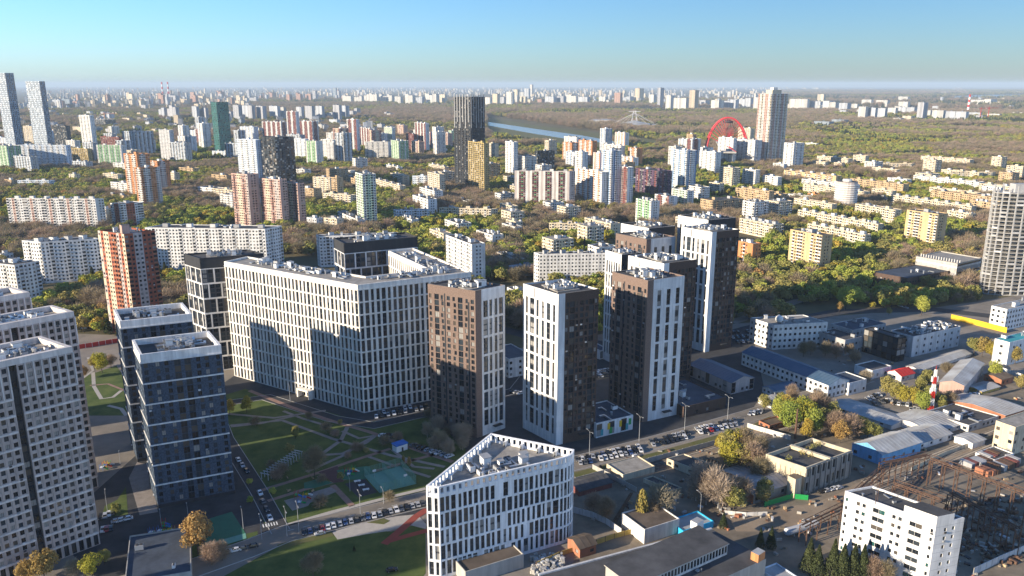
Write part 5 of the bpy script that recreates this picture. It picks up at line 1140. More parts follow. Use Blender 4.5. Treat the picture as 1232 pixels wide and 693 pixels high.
# ------------------------------------------------------------------ landmarks and the far city
def arch_bridge():
    D = 1800; c = 616; x0, x1 = [(x-616)*(D*CP+SP*110)/F_PX for x in (853, 897)]; h = 96; root = thing('arch_bridge', 'tall red arch bridge over the river', 'bridge', ((x0+x1)/2, D, 0)); o = tuple(root.location); mx, R = (x0+x1)/2, (x1-x0)/2
    for s in (-1, 1):
        pts = [(mx-R*math.cos(math.pi*t/28)*1.08, D+s*(11-7*math.sin(math.pi*t/28))+14*math.cos(math.pi*t/28), h*math.sin(math.pi*t/28)**.9) for t in range(29)]
        q = MB(); q.tube(pts, [1.7]*29, 'bridge_red', 8); q.build('arch_rib', root, o=o)
        if s == -1: A = pts
        else:
            q = MB()
            for t in range(1, 28): q.bar(A[t], pts[t], 1.1, 'bridge_red'); q.bar(A[t], pts[min(28, t+1)], .8, 'bridge_red')
            q.build('arch_bracing', root, o=o)
    q = MB(); q.box(mx+8, D+40, 28, 30, 330, 3, -12, 'concrete'); q.build('deck', root, o=o)
    for t in range(5, 24): q = MB(); q.bar(A[t], (mx+(t-14)*2.0, D-20+(t-14)*14, 33), .9, 'bridge_red'); q.build('cable', root, o=o)
    q = MB(); n = 12; q.v = []; 
    for k in range(4): q.cyl(mx, D, h-12+k*2, h-10+k*2, (8,11,11,6)[k], (11,11,6,2)[k], 'unit_dark', n)
    q.build('viewing_capsule', root, o=o)
arch_bridge()
def arena():
    N, h, wl, wr = solve('c', 478, 600, 740, 318, 334, 172, 8); root = thing('sports_arena', 'wide white sports hall hung from a central mast', 'arena', (*N, 0)); o = tuple(root.location); c = (N[0], N[1]+60)
    q = MB(); n = 24; rx, ry = 95, 60
    ring = [(c[0]+rx*math.cos(2*math.pi*i/n), c[1]+ry*math.sin(2*math.pi*i/n)) for i in range(n)]
    q.prism(ring, 0, 16, 'offwhite', 'metal_roof'); q.build('hall', root, o=o)
    q = MB(); 
    for i in range(n): a, b = ring[i], ring[(i+1)%n]; q.tri((*a, 16.1), (*b, 16.1), (c[0], c[1], 34), 'metal_roof')
    q.build('roof', root, o=o)
    q = MB()
    for s in (-1, 1): q.bar((c[0]+s*16, c[1], 0), (c[0]+s*3, c[1], 70), 4, 'pale_grey', 2.4)
    q.bar((c[0]-22, c[1], 67), (c[0]+22, c[1], 67), 2.4, 'pale_grey'); q.build('mast', root, o=o)
    for i in range(0, n, 2): q = MB(); q.bar((*ring[i], 16), (c[0], c[1], 62), .6, 'pale_grey'); q.build('cable', root, o=o)
    N2, h2, _, _ = solve('c', 395, 450, 535, 292, 316); r2 = thing('sports_arena', 'low white hall with curved roof left of the masted arena', 'arena', (*N2, 0)); q = MB(); k = 14
    for i in range(k):
        a0, a1 = math.pi*i/k, math.pi*(i+1)/k; f_ = lambda a: (N2[0]+95*-math.cos(a), 24*math.sin(a)+4)
        (xa, za), (xb, zb) = f_(a0), f_(a1); q.quad((xa,N2[1]-50,za), (xb,N2[1]-50,zb), (xb,N2[1]+60,zb), (xa,N2[1]+60,za), 'metal_roof'); q.quad((xa,N2[1]-50,0), (xb,N2[1]-50,0), (xb,N2[1]-50,zb), (xa,N2[1]-50,za), 'offwhite')
    q.build('vault', r2, o=tuple(r2.location))
arena()
# far blocks: walls and roof with a metre UV
far_rnd = random.Random(11)
def far_block(mb, N, aL, wl, aR, wr, h, mat, roof='gravel_roof'):
    L, R, B = box_corners(N, aL, wl, aR, wr)
    if mb.uv is None: mb.uv = []
    for a, b, w in ((L, N, wl), (N, R, wr), (R, B, wl), (B, L, wr)):
        mb.quad((*a,0), (*b,0), (*b,h), (*a,h), mat); mb.uv += [(0,0),(w,0),(w,h),(0,h)]
    mb.ngon([(*N,h), (*R,h), (*B,h), (*L,h)], roof); mb.uv += [(0,0)]*4
    c = ((L[0]+R[0])/2, (L[1]+R[1])/2); n0 = len(mb.f); mb.box(*c, h, min(wl,7), min(wr,6), 3.5, aL, mat); 
    for f_ in mb.f[n0:]: mb.uv += [(0,0)]*len(f_)
FAR = []    # (N, aL, wl, aR, wr, h, mat, zone)
FDESC = {0:'white', 1:'tan', 2:'grey', 3:'pale', 4:'brick-red', 5:'cream', 6:'dark'}
def frow(r, rows, zone):
    for t in rows:
        N, h, wl, wr = solve(r, *t[:5], 130, 26); wl, wr = max(wl, 12), max(wr, 12); k = max(1, int(wl/42)); c, sn = math.cos(rad(130)), math.sin(rad(130))
        for i in range(k): FAR.append(((N[0]+c*wl*i/k, N[1]+sn*wl*i/k), 130, wl/k-1.5, 26, wr, h*(1 if i == 0 else far_rnd.choice((1, .86, 1.12))), t[5], zone))
frow('a', [(753,780,790,237,296,3),(790,835,852,234,300,2),(912,935,942,230,302,3),(942,978,992,237,302,2),(1108,1135,1152,224,305,2),(1152,1180,1202,226,300,3),(1085,1100,1110,255,300,2),(750,775,785,175,232,4),(785,835,855,178,222,2),(1030,1050,1070,160,200,4),(1040,1055,1060,170,210,2),
           (860,890,905,195,225,1),(905,930,942,178,222,4),(942,965,980,180,215,1),(600,628,640,170,215,5),(640,700,720,195,225,3),(345,372,390,210,240,4),(430,455,470,202,235,1),(230,285,300,200,240,3),(290,330,345,195,235,6),(1170,1185,1195,150,185,2),(680,700,712,270,300,1),(1180,1220,1230,185,215,2)], 'on the left skyline')
frow('b', [(143,158,167,227,298,0),(215,240,252,226,290,3),(255,288,302,222,300,2),(305,335,346,222,292,3),(385,415,427,217,298,2),(425,445,462,220,290,3),(30,60,78,222,300,2),(90,128,142,222,290,3),(460,480,498,245,280,2),(345,360,380,255,290,2),(-10,10,25,220,300,2),
           (170,185,197,168,205,4),(215,235,245,165,202,4),(265,283,292,165,202,4),(290,305,315,150,198,2),(387,400,406,137,190,6),(405,415,424,152,192,2),(430,470,480,176,208,0),(485,520,530,176,210,0),(530,590,600,168,208,0),(600,660,672,172,208,0),(672,700,712,178,210,0),(720,755,768,172,212,0),(770,800,812,178,210,3),(815,865,878,165,212,0),(880,905,915,168,210,5),(1092,1115,1125,182,225,0),(1125,1148,1160,165,222,1),(1160,1180,1190,180,220,2),(1190,1218,1228,156,225,0),(80,105,125,160,185,4)], 'in the white row beyond the river')
frow('c', [(-5,20,30,160,225,0),(30,48,58,145,200,5),(80,100,108,140,195,3),(105,116,122,122,182,0),(60,85,95,178,215,5),(140,160,175,190,215,4),(175,215,230,178,212,3),(230,262,275,176,212,2),(275,320,330,175,215,0),(330,372,385,180,216,3),(425,455,465,178,212,0),(497,525,536,160,218,4),(536,570,590,178,205,3),(592,615,635,140,205,1),(658,680,694,168,215,0),(697,712,729,137,228,2),(735,760,772,172,235,0),(772,830,842,185,240,0),(845,872,890,148,243,1),(945,990,1005,195,240,0),(1005,1060,1075,192,240,3),(1075,1130,1142,185,225,3),(1142,1170,1180,182,245,0),(890,920,940,195,225,2),(425,438,442,148,182,1),(535,545,552,150,180,5)], 'in the white district above the arena')
frow('d', [(275,305,316,167,212,5),(145,230,240,190,240,0),(240,290,302,200,240,3),(300,360,378,204,248,0),(375,415,432,208,258,3),(432,460,470,212,252,0),(480,525,536,192,225,0),(545,600,612,195,226,0),(650,695,706,178,205,0),(650,695,706,202,238,0),(465,500,512,225,298,0),(505,545,556,230,298,3),(545,590,602,232,292,3),(600,638,648,230,272,0),(650,725,742,228,270,3),(740,770,790,205,298,2),(785,800,808,242,285,0),(806,860,874,242,292,0),(865,965,978,248,298,3),(985,1080,1108,190,216,0),(625,660,677,278,308,0),(668,710,728,268,304,5),(258,330,352,294,325,6),(340,400,420,285,320,6),(850,872,880,156,166,0),(608,625,634,178,190,0),(975,1030,1040,252,280,3),(1060,1120,1130,258,285,0),(1165,1228,1240,250,272,0),(1000,1040,1060,265,290,2)], 'above the right-hand woods')
def scatter(r, x0, x1, y0, y1, n, mats, hmin, hmax, zone, wmin=18, wmax=60):
    for i in range(n):
        x = far_rnd.uniform(x0, x1); y = far_rnd.uniform(y0, y1); N = G(r, x, y); h = far_rnd.uniform(hmin, hmax)
        if far_rnd.random() < .15: h *= 1.6
        slab = far_rnd.random() < .55; a = far_rnd.choice((20, 35, 10, 50))
        FAR.append((N, a+95, far_rnd.uniform(wmin, wmax) if slab else 22, a, 16 if slab else 24, h, far_rnd.choice(mats), zone))
scatter('p', 55, 300, 106, 131, 620, [0,1,2,3,4,5,1,5,0], 25, 60, 'in the dense far-left district')
scatter('p', 55, 310, 131, 134, 30, [2,3,1], 20, 40, 'in the dense far-left district')
scatter('p', 300, 620, 105.5, 116, 480, [0,1,3,5,0,2], 25, 60, 'on the central horizon')
scatter('p', 300, 440, 114, 121, 60, [1,2,3,4,5], 30, 60, 'on the central horizon')
scatter('p', 610, 940, 105.5, 118, 380, [0,0,5,3,1], 25, 55, 'on the horizon above the bridge')
scatter('p', 610, 940, 117, 126, 80, [0,0,5,3], 25, 50, 'in the white district above the arena')
scatter('p', 915, 1010, 105.5, 108, 40, [0,5,0], 25, 50, 'on the right horizon')
scatter('p', 1010, 1232, 106, 112, 30, [0,5,3], 12, 30, 'on the right horizon')
scatter('p', 940, 1232, 122, 140, 60, [0,3,5], 14, 30, 'above the right-hand woods')
scatter('p', 0, 300, 138, 164, 110, [2,3,6,1], 12, 30, 'in the industrial flats at left')
scatter('p', 300, 470, 135, 164, 90, [2,3,6,0], 10, 30, 'in the industrial flats at left')
scatter('p', -60, 60, 106, 140, 60, [0,1,2,3,5], 25, 55, 'in the dense far-left district')
def seen(t): return -t[5]*max(t[2], t[4])/(t[0][1]**2)
FAR.sort(key=seen)
for k, (N, aL, wl, aR, wr, h, m, zone) in enumerate(FAR[:300]):
    mb = MB(); far_block(mb, N, aL, wl, aR, wr, h, FARS[m]); ob = mb.build('distant_block', o=(N[0], N[1], 0)); ob.location = (N[0], N[1], 0)
    tag(ob, 'distant %s block %s' % (FDESC[m], zone), 'building', 'distant blocks of the city'); FOOT.append([N, *box_corners(N, aL, wl, aR, wr)[1:2], box_corners(N, aL, wl, aR, wr)[2], box_corners(N, aL, wl, aR, wr)[0]])
mb = MB()
for N, aL, wl, aR, wr, h, m, zone in FAR[300:]: far_block(mb, N, aL, wl, aR, wr, h, FARS[m])
ob = mb.build('distant_city'); ob['kind'] = 'stuff'; tag(ob, 'hazy mass of far apartment blocks along the horizon', 'city', xy=(0, 12000))
# ------------------------------------------------------------------ trees
trng = np.random.default_rng(5)
def crown_mesh(name, mat, n, leaf, kind, h=12.0, seed=0, wid=1.0):
    """crown of many small faces in clumps; trunk base at the origin"""
    r = np.random.default_rng(seed); V = []
    if kind == 'conifer':
        t = r.random(n)**.75; z = 1.0+(h-1.0)*t; rad_ = (1-t)*h*.22*(.75+.5*r.random(n)); a = r.random(n)*6.283
        C = np.c_[rad_*np.cos(a), rad_*np.sin(a), z - rad_*.25]; out = np.c_[np.cos(a), np.sin(a), -.5*np.ones(n)]
    elif kind == 'poplar':
        t = r.random(n); z = 1.5+(h-1.5)*t; w = h*.17*np.sin(np.pi*np.clip(t*.92+.06,0,1))**.6; a = r.random(n)*6.283; q = w*np.sqrt(r.random(n))*(.8+.35*np.sin(5*a+9*t)); C = np.c_[q*np.cos(a), q*np.sin(a), z]; out = np.c_[np.cos(a), np.sin(a), .8*np.ones(n)]
    else:
        k = 34; cc = []
        while len(cc) < k:
            p = r.uniform(-1,1,3)
            if .25 < np.linalg.norm(p) < 1: cc.append(p)
        cc = np.array(cc)*np.array([h*.31, h*.31, h*.34])+np.array([0,0,h*.62]); sz = r.uniform(.09,.17,k)*h
        i = r.integers(0,k,n); d = r.normal(size=(n,3)); d /= np.linalg.norm(d,axis=1)[:,None]; rr = (.7+.4*r.random(n)**.5)
        C = cc[i]+d*(sz[i]*rr)[:,None]; out = d+.6*(C-np.array([0,0,h*.5]))/h
    out = out/np.linalg.norm(out,axis=1)[:,None]
    if kind == 'bare':
        L = leaf*r.uniform(1.2,2.6,n); dirv = out+.5*np.array([0,0,1])+r.normal(size=(n,3))*.35; dirv /= np.linalg.norm(dirv,axis=1)[:,None]; s = np.cross(dirv, r.normal(size=(n,3))); s /= np.linalg.norm(s,axis=1)[:,None]; w = leaf*.075
        V = np.stack([C-s*w, C+s*w, C+dirv*L[:,None]+s*w*.5, C+dirv*L[:,None]-s*w*.5], 1)
    else:
        nn = out*1.0+r.normal(size=(n,3))*.58; nn /= np.linalg.norm(nn,axis=1)[:,None]; u = np.cross(nn, r.normal(size=(n,3))); u /= np.linalg.norm(u,axis=1)[:,None]; v = np.cross(nn,u); q = (leaf*r.uniform(.6,1.25,n))[:,None]/2
        V = np.stack([C-u*q-v*q*.7, C+u*q-v*q*.5, C+u*q*.8+v*q, C-u*q*.9+v*q*.8], 1)
    V = V*np.array([wid,wid,1.0])
    me = bpy.data.meshes.new(name); me.from_pydata(V.reshape(-1,3).tolist(), [], [(4*i,4*i+1,4*i+2,4*i+3) for i in range(n)]); me.materials.append(MATS[mat]); me.update(); return me
def trunk_mesh(mat, h=12.0, limbs=5, seed=0, straight=False):
    r = random.Random(seed); mb = MB(); top = h*(.95 if straight else .62)
    mb.tube([(0,0,-.1),(0.05,0,h*.3),(r.uniform(-.2,.2),.1,top)], [h*.02,h*.015,h*.004], mat, 6)
    for i in range(limbs):
        a = i*2.4+r.random(); z = h*r.uniform(.28,.5); l = h*r.uniform(.22,.34); mb.tube([(0,0,z),(l*.5*math.cos(a),l*.5*math.sin(a),z+l*.5),(l*math.cos(a),l*math.sin(a),z+l*1.15)], [h*.01,h*.006,h*.002], mat, 4)
    o = mb.build('trunk'); me = o.data; bpy.data.objects.remove(o); return me
KINDS = {0:('leaf_fresh','leafy','bark','fresh green leafy tree'), 1:('leaf_olive','leafy','bark','olive leafy tree'), 2:('twig','bare','bark','bare brown tree'), 3:('leaf_dark','conifer','bark','dark green conifer'),
         4:('leaf_yellow','leafy','bark','bright yellow-green tree'), 5:('leaf_rust','poplar','birch_bark','slim rusty yellow birch'), 6:('twig_pale','bare','birch_bark','pale bare tree'), 7:('leaf_rust','leafy','bark','round rusty orange tree')}
NEAR, MIDM, TRK = {}, {}, {}
for k,(m,kd,bk,_) in KINDS.items():
    n1 = 3600 if kd != 'bare' else 3400
    NEAR[k] = [crown_mesh('crown', m, n1, .46 if kd != 'bare' else .8, kd, seed=k*10+v) for v in range(2)]
    MIDM[k] = [crown_mesh('crown', m, 620 if kd != 'bare' else 700, 1.15 if kd != 'bare' else 1.9, kd, seed=k*10+5+v, wid=1.3 if kd in ('leafy','bare') else 1.1) for v in range(3)]
    TRK[k] = trunk_mesh(bk, seed=k, straight=kd in ('conifer','poplar'), limbs=0 if kd in ('conifer','poplar') else 6)
PROTO = {}
def place_tree(k, x, y, h, where, near=True, z=.05):
    root = thing({3:'conifer_tree',5:'birch_tree'}.get(k,'deciduous_tree'), '%s %s' % (KINDS[k][3], where), 'tree', (x,y,z), 'trees of the district'); s = h/12.; rz = rnd.uniform(0,6.28)
    w = s*rnd.uniform(.9,1.15)
    c = link_mesh('crown', rnd.choice(NEAR[k] if near else MIDM[k]), root, (0,0,0), rz, (w,w,s)); t = link_mesh('trunk', TRK[k], root, (0,0,0), rz, (s,s,s))
    if not near: PROTO.setdefault((k, c.data.name), (c, t))
    return root
TREES = {
 's': [(945,590,7,16,'beside the green football court'),(440,700,4,9,'at the foot of the left stone tower'),(215,720,7,12,'at the foot of the left stone tower'),(350,700,6,6,'at the foot of the left stone tower'),(130,730,7,9,'at the foot of the left stone tower'),(555,400,1,5,'beside the slate towers'),(1010,640,2,8,'along the boulevard corner'),(1060,620,2,7,'along the boulevard corner'),(500,640,1,6,'at the foot of the left stone tower')],
 't': [(487,272,4,13,'in the left garden'),(450,255,7,8,'in the left garden'),(530,250,2,8,'in the left garden'),(400,300,7,8,'in the left garden'),(430,60,1,7,'by the left car park'),(510,50,4,9,'by the left car park')],
 'n': [(105,390,4,8,'on the park edge by the slate tower'),(185,382,4,9,'on the park edge by the slate tower'),(420,490,1,5,'in the middle of the park'),(510,690,2,13,'in the middle of the park'),(960,640,5,5,'at the park edge by the brown tower')],
 'o': [(305,700,2,9,'on the lower lawn'),(500,575,3,2.5,'on the lower lawn'),(220,40,1,5,'in the middle of the park'),(735,165,5,5,'at the park edge by the brown tower')],
 'k': [(640,445,5,15,'left of the works garages'),(735,405,6,13,'left of the works garages'),(930,330,6,15,'in the works wood'),(1005,370,6,16,'in the works wood'),(1078,385,1,12,'in the works wood'),(1060,185,4,14,'beside the pale lodge'),(1115,190,1,13,'beside the pale lodge'),(1165,200,2,13,'beside the pale lodge'),(1030,465,3,7,'beside the works dirt yard'),(1205,555,3,8,'beside the works dirt yard'),(470,430,2,9,'behind the white curving wall'),(1225,330,1,10,'in the works wood'),(690,430,2,9,'left of the works garages'),(960,300,2,13,'in the works wood'),(1200,250,2,11,'in the works wood')],
 'q': [(470,165,0,15,'behind the ruined factory'),(530,150,4,16,'behind the ruined factory'),(600,190,0,13,'behind the ruined factory'),(560,215,4,11,'behind the ruined factory'),(645,165,1,13,'behind the ruined factory'),(700,195,2,12,'behind the ruined factory'),(740,230,7,11,'behind the ruined factory'),(780,210,2,12,'behind the ruined factory'),(820,190,1,11,'behind the ruined factory'),(880,205,1,10,'behind the ruined factory'),(630,80,2,12,'behind the ruined factory'),(330,545,1,8,'in front of the brick hall'),(700,130,1,12,'behind the ruined factory'),(180,290,1,13,'beside the pale lodge'),(240,300,2,13,'beside the pale lodge'),(300,330,2,12,'beside the pale lodge'),(420,110,0,12,'behind the ruined factory')],
 'm': [(200,670,3,13,'in front of the white works office'),(312,700,3,15,'in front of the white works office'),(358,712,3,14,'in front of the white works office'),(408,712,3,14,'in front of the white works office'),(452,715,3,14,'in front of the white works office'),(240,690,3,12,'in front of the white works office'),(20,560,3,9,'beside the works dirt yard'),(500,720,2,9,'in front of the white works office'),(560,730,2,8,'in front of the white works office')],
 'j': [(520,470,1,12,'beside the works car park'),(560,490,4,11,'beside the works car park'),(475,445,1,12,'beside the works car park'),(620,500,4,11,'beside the works car park'),(670,525,0,11,'beside the works car park'),(700,495,1,12,'beside the works car park'),(765,520,1,10,'beside the works car park'),(820,505,2,9,'beside the works car park'),(700,400,1,12,'behind the radio mast'),(800,330,2,8,'behind the radio mast'),(660,420,1,10,'behind the radio mast'),(360,372,6,8,'left of the red-roofed hut'),(1000,225,7,13,'beside the teal-roofed hall'),(955,215,1,12,'beside the teal-roofed hall'),(1045,235,4,11,'beside the teal-roofed hall'),(1062,345,0,11,'beside the teal-roofed hall'),(1180,265,7,11,'beside the teal-roofed hall'),(1215,410,1,10,'beside the teal-roofed hall'),
       (60,215,2,9,'in front of the slate-blue office'),(140,220,2,9,'in front of the slate-blue office'),(200,235,2,9,'in front of the slate-blue office'),(270,225,2,8,'in front of the slate-blue office'),(20,225,2,9,'in front of the slate-blue office'),(300,260,2,8,'in front of the slate-blue office'),(30,585,0,12,'left of the weathered long shed'),(70,620,4,12,'left of the weathered long shed'),(130,630,7,10,'left of the weathered long shed'),(190,650,2,11,'left of the weathered long shed'),(255,665,1,10,'left of the weathered long shed'),(330,670,1,8,'left of the weathered long shed'),(420,680,1,8,'left of the weathered long shed'),(100,560,2,12,'left of the weathered long shed')],
 'h': [(405,545,0,17,'standing alone by the avenue'),(755,575,0,14,'round crown near the black office'),(375,560,7,8,'standing alone by the avenue'),(605,575,1,6,'near the black office'),(920,520,2,8,'near the brown office'),(150,580,7,8,'behind the domed office'),(500,520,2,9,'standing by the avenue')],
 'i': [(1000,520,1,9,'by the white shed'),(1120,560,4,12,'by the white shed'),(1180,600,0,14,'by the white shed'),(1090,500,1,9,'by the white shed'),(1150,470,2,9,'by the white shed')],
 'z': [(790,330,1,12,'beside the pale lodge'),(840,320,4,13,'beside the pale lodge'),(880,330,2,12,'beside the pale lodge'),(760,300,4,9,'beside the pale lodge'),(840,370,2,10,'beside the pale lodge'),(690,560,6,12,'in the works wood'),(800,575,1,11,'in the works wood'),(850,560,2,12,'in the works wood'),(640,540,6,9,'in the works wood'),(200,640,2,9,'behind the white curving wall'),(140,600,2,8,'behind the white curving wall')]}
for r_, L_ in TREES.items():
    for x, y, k, h, w in L_: place_tree(k, *G(r_, x, y), h, w)
for i in range(12): place_tree(6, *G('n', rnd.uniform(1040,1235), rnd.uniform(470,600)), rnd.uniform(6,9), 'at the foot of the brown tower by the park')
for i in range(30):
    x, y = rnd.uniform(300,540), rnd.uniform(500,610); place_tree(rnd.choice((2,1,2,0)), *G('p', x, y), rnd.uniform(2.5,4.5), 'young, on the park lawn', False)
# wooded belts
def pip(X, Y, poly):
    ins = np.zeros(len(X), bool); n = len(poly)
    for i in range(n):
        (x0,y0),(x1,y1) = poly[i], poly[(i+1)%n]
        if y0 == y1: continue
        c = ((y0 > Y) != (y1 > Y)) & (X < (x1-x0)*(Y-y0)/(y1-y0)+x0); ins ^= c
    return ins
def vnoise(X, Y, s, seed):
    r = np.random.default_rng(seed); g = r.random((64,64)); x, y = X/s, Y/s; xi, yi = np.floor(x).astype(int), np.floor(y).astype(int); fx, fy = x-xi, y-yi; fx, fy = fx*fx*(3-2*fx), fy*fy*(3-2*fy)
    f = lambda a, b: g[a % 64, b % 64]
    return (f(xi,yi)*(1-fx)+f(xi+1,yi)*fx)*(1-fy)+(f(xi,yi+1)*(1-fx)+f(xi+1,yi+1)*fx)*fy
def belt(pts, sp, gap, mix, hs, seed):
    W = [G('p', *p) for p in pts]; xs = [w[0] for w in W]; ys = [w[1] for w in W]
    gx, gy = np.meshgrid(np.arange(min(xs), max(xs), sp), np.arange(min(ys), max(ys), sp)); r = np.random.default_rng(seed)
    X = (gx+r.uniform(-.45,.45,gx.shape)*sp).ravel(); Y = (gy+r.uniform(-.45,.45,gy.shape)*sp).ravel()
    k = pip(X, Y, W) & (vnoise(X, Y, sp*9, seed) > gap) & (np.abs(X) < Y*.72+40); X, Y = X[k], Y[k]
    T = np.zeros(len(X), int); nz = np.clip((vnoise(X, Y, sp*14, seed+1)-.5)*1.5+.5+r.normal(0,.16,len(X)), 0, .999); cum = np.cumsum([m[1] for m in mix]); cum = cum/cum[-1]
    for j in range(len(mix)-1, -1, -1): T[nz <= cum[j]] = mix[j][0]
    return X, Y, T, r.uniform(hs[0], hs[1], len(X))
MIX1 = [(2,3.0),(7,.2),(1,4.6),(0,2.8),(4,1.1),(3,.5)]; MIXR = [(2,3),(1,5),(0,1.6),(4,.4),(3,.8)]; MIXF = [(2,5),(1,5.5),(0,.8),(3,1)]
Z = [belt([(-40,203),(625,190),(625,335),(500,322),(330,322),(180,402),(60,410),(-60,410)], 7.2, .24, MIX1, (5,13), 1),
     belt([(600,190),(1290,190),(1290,352),(1110,372),(860,405),(850,300),(740,262),(735,330),(600,340)], 7.2, .24, MIX1, (5,13), 2),
     belt([(500,320),(735,320),(735,400),(600,415),(560,400)], 8, .3, MIX1, (7,12), 3),
     belt([(-40,170),(1290,165),(1290,190),(-40,203)], 12, .2, MIX1, (8,14), 4),
     belt([(590,165),(1290,150),(1290,166),(590,178)], 13, .1, MIXR, (12,19), 5),
     belt([(-40,150),(590,150),(590,170),(-40,170)], 18, .3, MIXF, (12,20), 6),
     belt([(590,128),(700,134),(1290,136),(1290,151),(800,166),(720,158),(590,139)], 22, .08, MIXF, (15,25), 7),
     belt([(-40,134),(590,128),(590,150),(-40,150)], 26, .2, MIXF, (14,22), 8),
     belt([(930,108.5),(1290,108.5),(1290,137),(930,127)], 70, .1, [(2,3),(3,6),(1,2)], (22,34), 9),
     belt([(40,119),(930,119),(930,129),(40,135)], 48, .3, MIXF, (16,24), 10)]
X, Y, T, Hh = [np.concatenate([z[i] for z in Z]) for i in range(4)]
keep = np.ones(len(X), bool)
for f_ in FOOT:
    xs, ys = [p[0] for p in f_], [p[1] for p in f_]; c = (sum(xs)/4, sum(ys)/len(ys)); near = (np.abs(X-c[0]) < max(xs)-min(xs)+10) & (np.abs(Y-c[1]) < max(ys)-min(ys)+10) & keep
    if near.any():
        cx, cy = sum(xs)/len(xs), sum(ys)/len(ys); big = [(p[0]+(4 if p[0] > cx else -4), p[1]+(3.5 if p[1] > cy else -6)) for p in f_]; idx = np.where(near)[0]; keep[idx[pip(X[idx], Y[idx], big)]] = False
for f_ in KEEP_OUT: keep &= ~pip(X, Y, f_)
X, Y, T, Hh = X[keep], Y[keep], T[keep], Hh[keep]
order = np.argsort(Y); n_ind = max(0, 300-sum(len(v) for v in TREES.values())-42)
for i in order[:n_ind]:
    px_ = proj(X[i], Y[i], 0)[0]; w = 'behind the slate towers' if px_ < 330 else 'behind the grid block' if px_ < 735 else 'along the avenue behind the right-hand works'
    place_tree(int(T[i]), float(X[i]), float(Y[i]), float(Hh[i]), w, False)
for k in KINDS:            # one standing example of each crown for the woods to repeat
    for me in MIDM[k]:
        if (k, me.name) not in PROTO:
            pass
rest = order[n_ind:]
def woodland(idx):
    me = bpy.data.meshes.new('woodland'); n = len(idx); me.vertices.add(n); co = np.c_[X[idx], Y[idx], np.zeros(n)].astype(np.float32); me.vertices.foreach_set('co', co.ravel())
    protos = sorted(PROTO); byk = {}
    for j, (k, nm) in enumerate(protos): byk.setdefault(k, []).append(j)
    pid = np.array([byk.get(int(t), byk[1])[int(trng.integers(0, len(byk.get(int(t), byk[1]))))] for t in T[idx]], dtype=np.int32)
    for nm, ty, arr in (('pid','INT',pid), ('sc','FLOAT',(Hh[idx]/12).astype(np.float32)), ('rot','FLOAT',trng.uniform(0,6.28,n).astype(np.float32))):
        at = me.attributes.new(nm, ty, 'POINT'); at.data.foreach_set('value', arr)
    ob = bpy.data.objects.new('woodland', me); col.objects.link(ob); ng = bpy.data.node_groups.new('woodland_nodes', 'GeometryNodeTree')
    ng.interface.new_socket('Geometry', in_out='INPUT', socket_type='NodeSocketGeometry'); ng.interface.new_socket('Geometry', in_out='OUTPUT', socket_type='NodeSocketGeometry')
    N = ng.nodes.new; Lk = ng.links.new; gi, go = N('NodeGroupInput'), N('NodeGroupOutput'); join = N('GeometryNodeJoinGeometry'); Lk(join.outputs[0], go.inputs[0])
    def attr(nm, ty): a = N('GeometryNodeInputNamedAttribute'); a.data_type = ty; a.inputs['Name'].default_value = nm; return [o for o in a.outputs if o.enabled and o.name == 'Attribute'][0]
    ap, asx, ar = attr('pid','INT'), attr('sc','FLOAT'), attr('rot','FLOAT'); cr = N('ShaderNodeCombineXYZ'); Lk(ar, cr.inputs[2])
    for j, key in enumerate(protos):
        cmp = N('FunctionNodeCompare'); cmp.data_type = 'INT'; cmp.operation = 'EQUAL'; ia, ib = [s for s in cmp.inputs if s.enabled and s.name in 'AB']; Lk(ap, ia); ib.default_value = j
        jn = N('GeometryNodeJoinGeometry')
        for src in PROTO[key]:
            oi = N('GeometryNodeObjectInfo'); oi.transform_space = 'ORIGINAL'; oi.inputs['Object'].default_value = src; oi.inputs['As Instance'].default_value = False; Lk(oi.outputs['Geometry'], jn.inputs[0])
        ip = N('GeometryNodeInstanceOnPoints'); Lk(gi.outputs[0], ip.inputs['Points']); Lk(cmp.outputs[0], ip.inputs['Selection']); Lk(jn.outputs[0], ip.inputs['Instance']); Lk(cr.outputs[0], ip.inputs['Rotation']); Lk(asx, ip.inputs['Scale']); Lk(ip.outputs[0], join.inputs[0])
    md = ob.modifiers.new('woodland', 'NODES'); md.node_group = ng; ob['kind'] = 'stuff'; tag(ob, 'mixed spring woodland filling the ground between the far blocks', 'woodland', xy=(0,1500)); print('woodland trees', n)
woodland(rest)
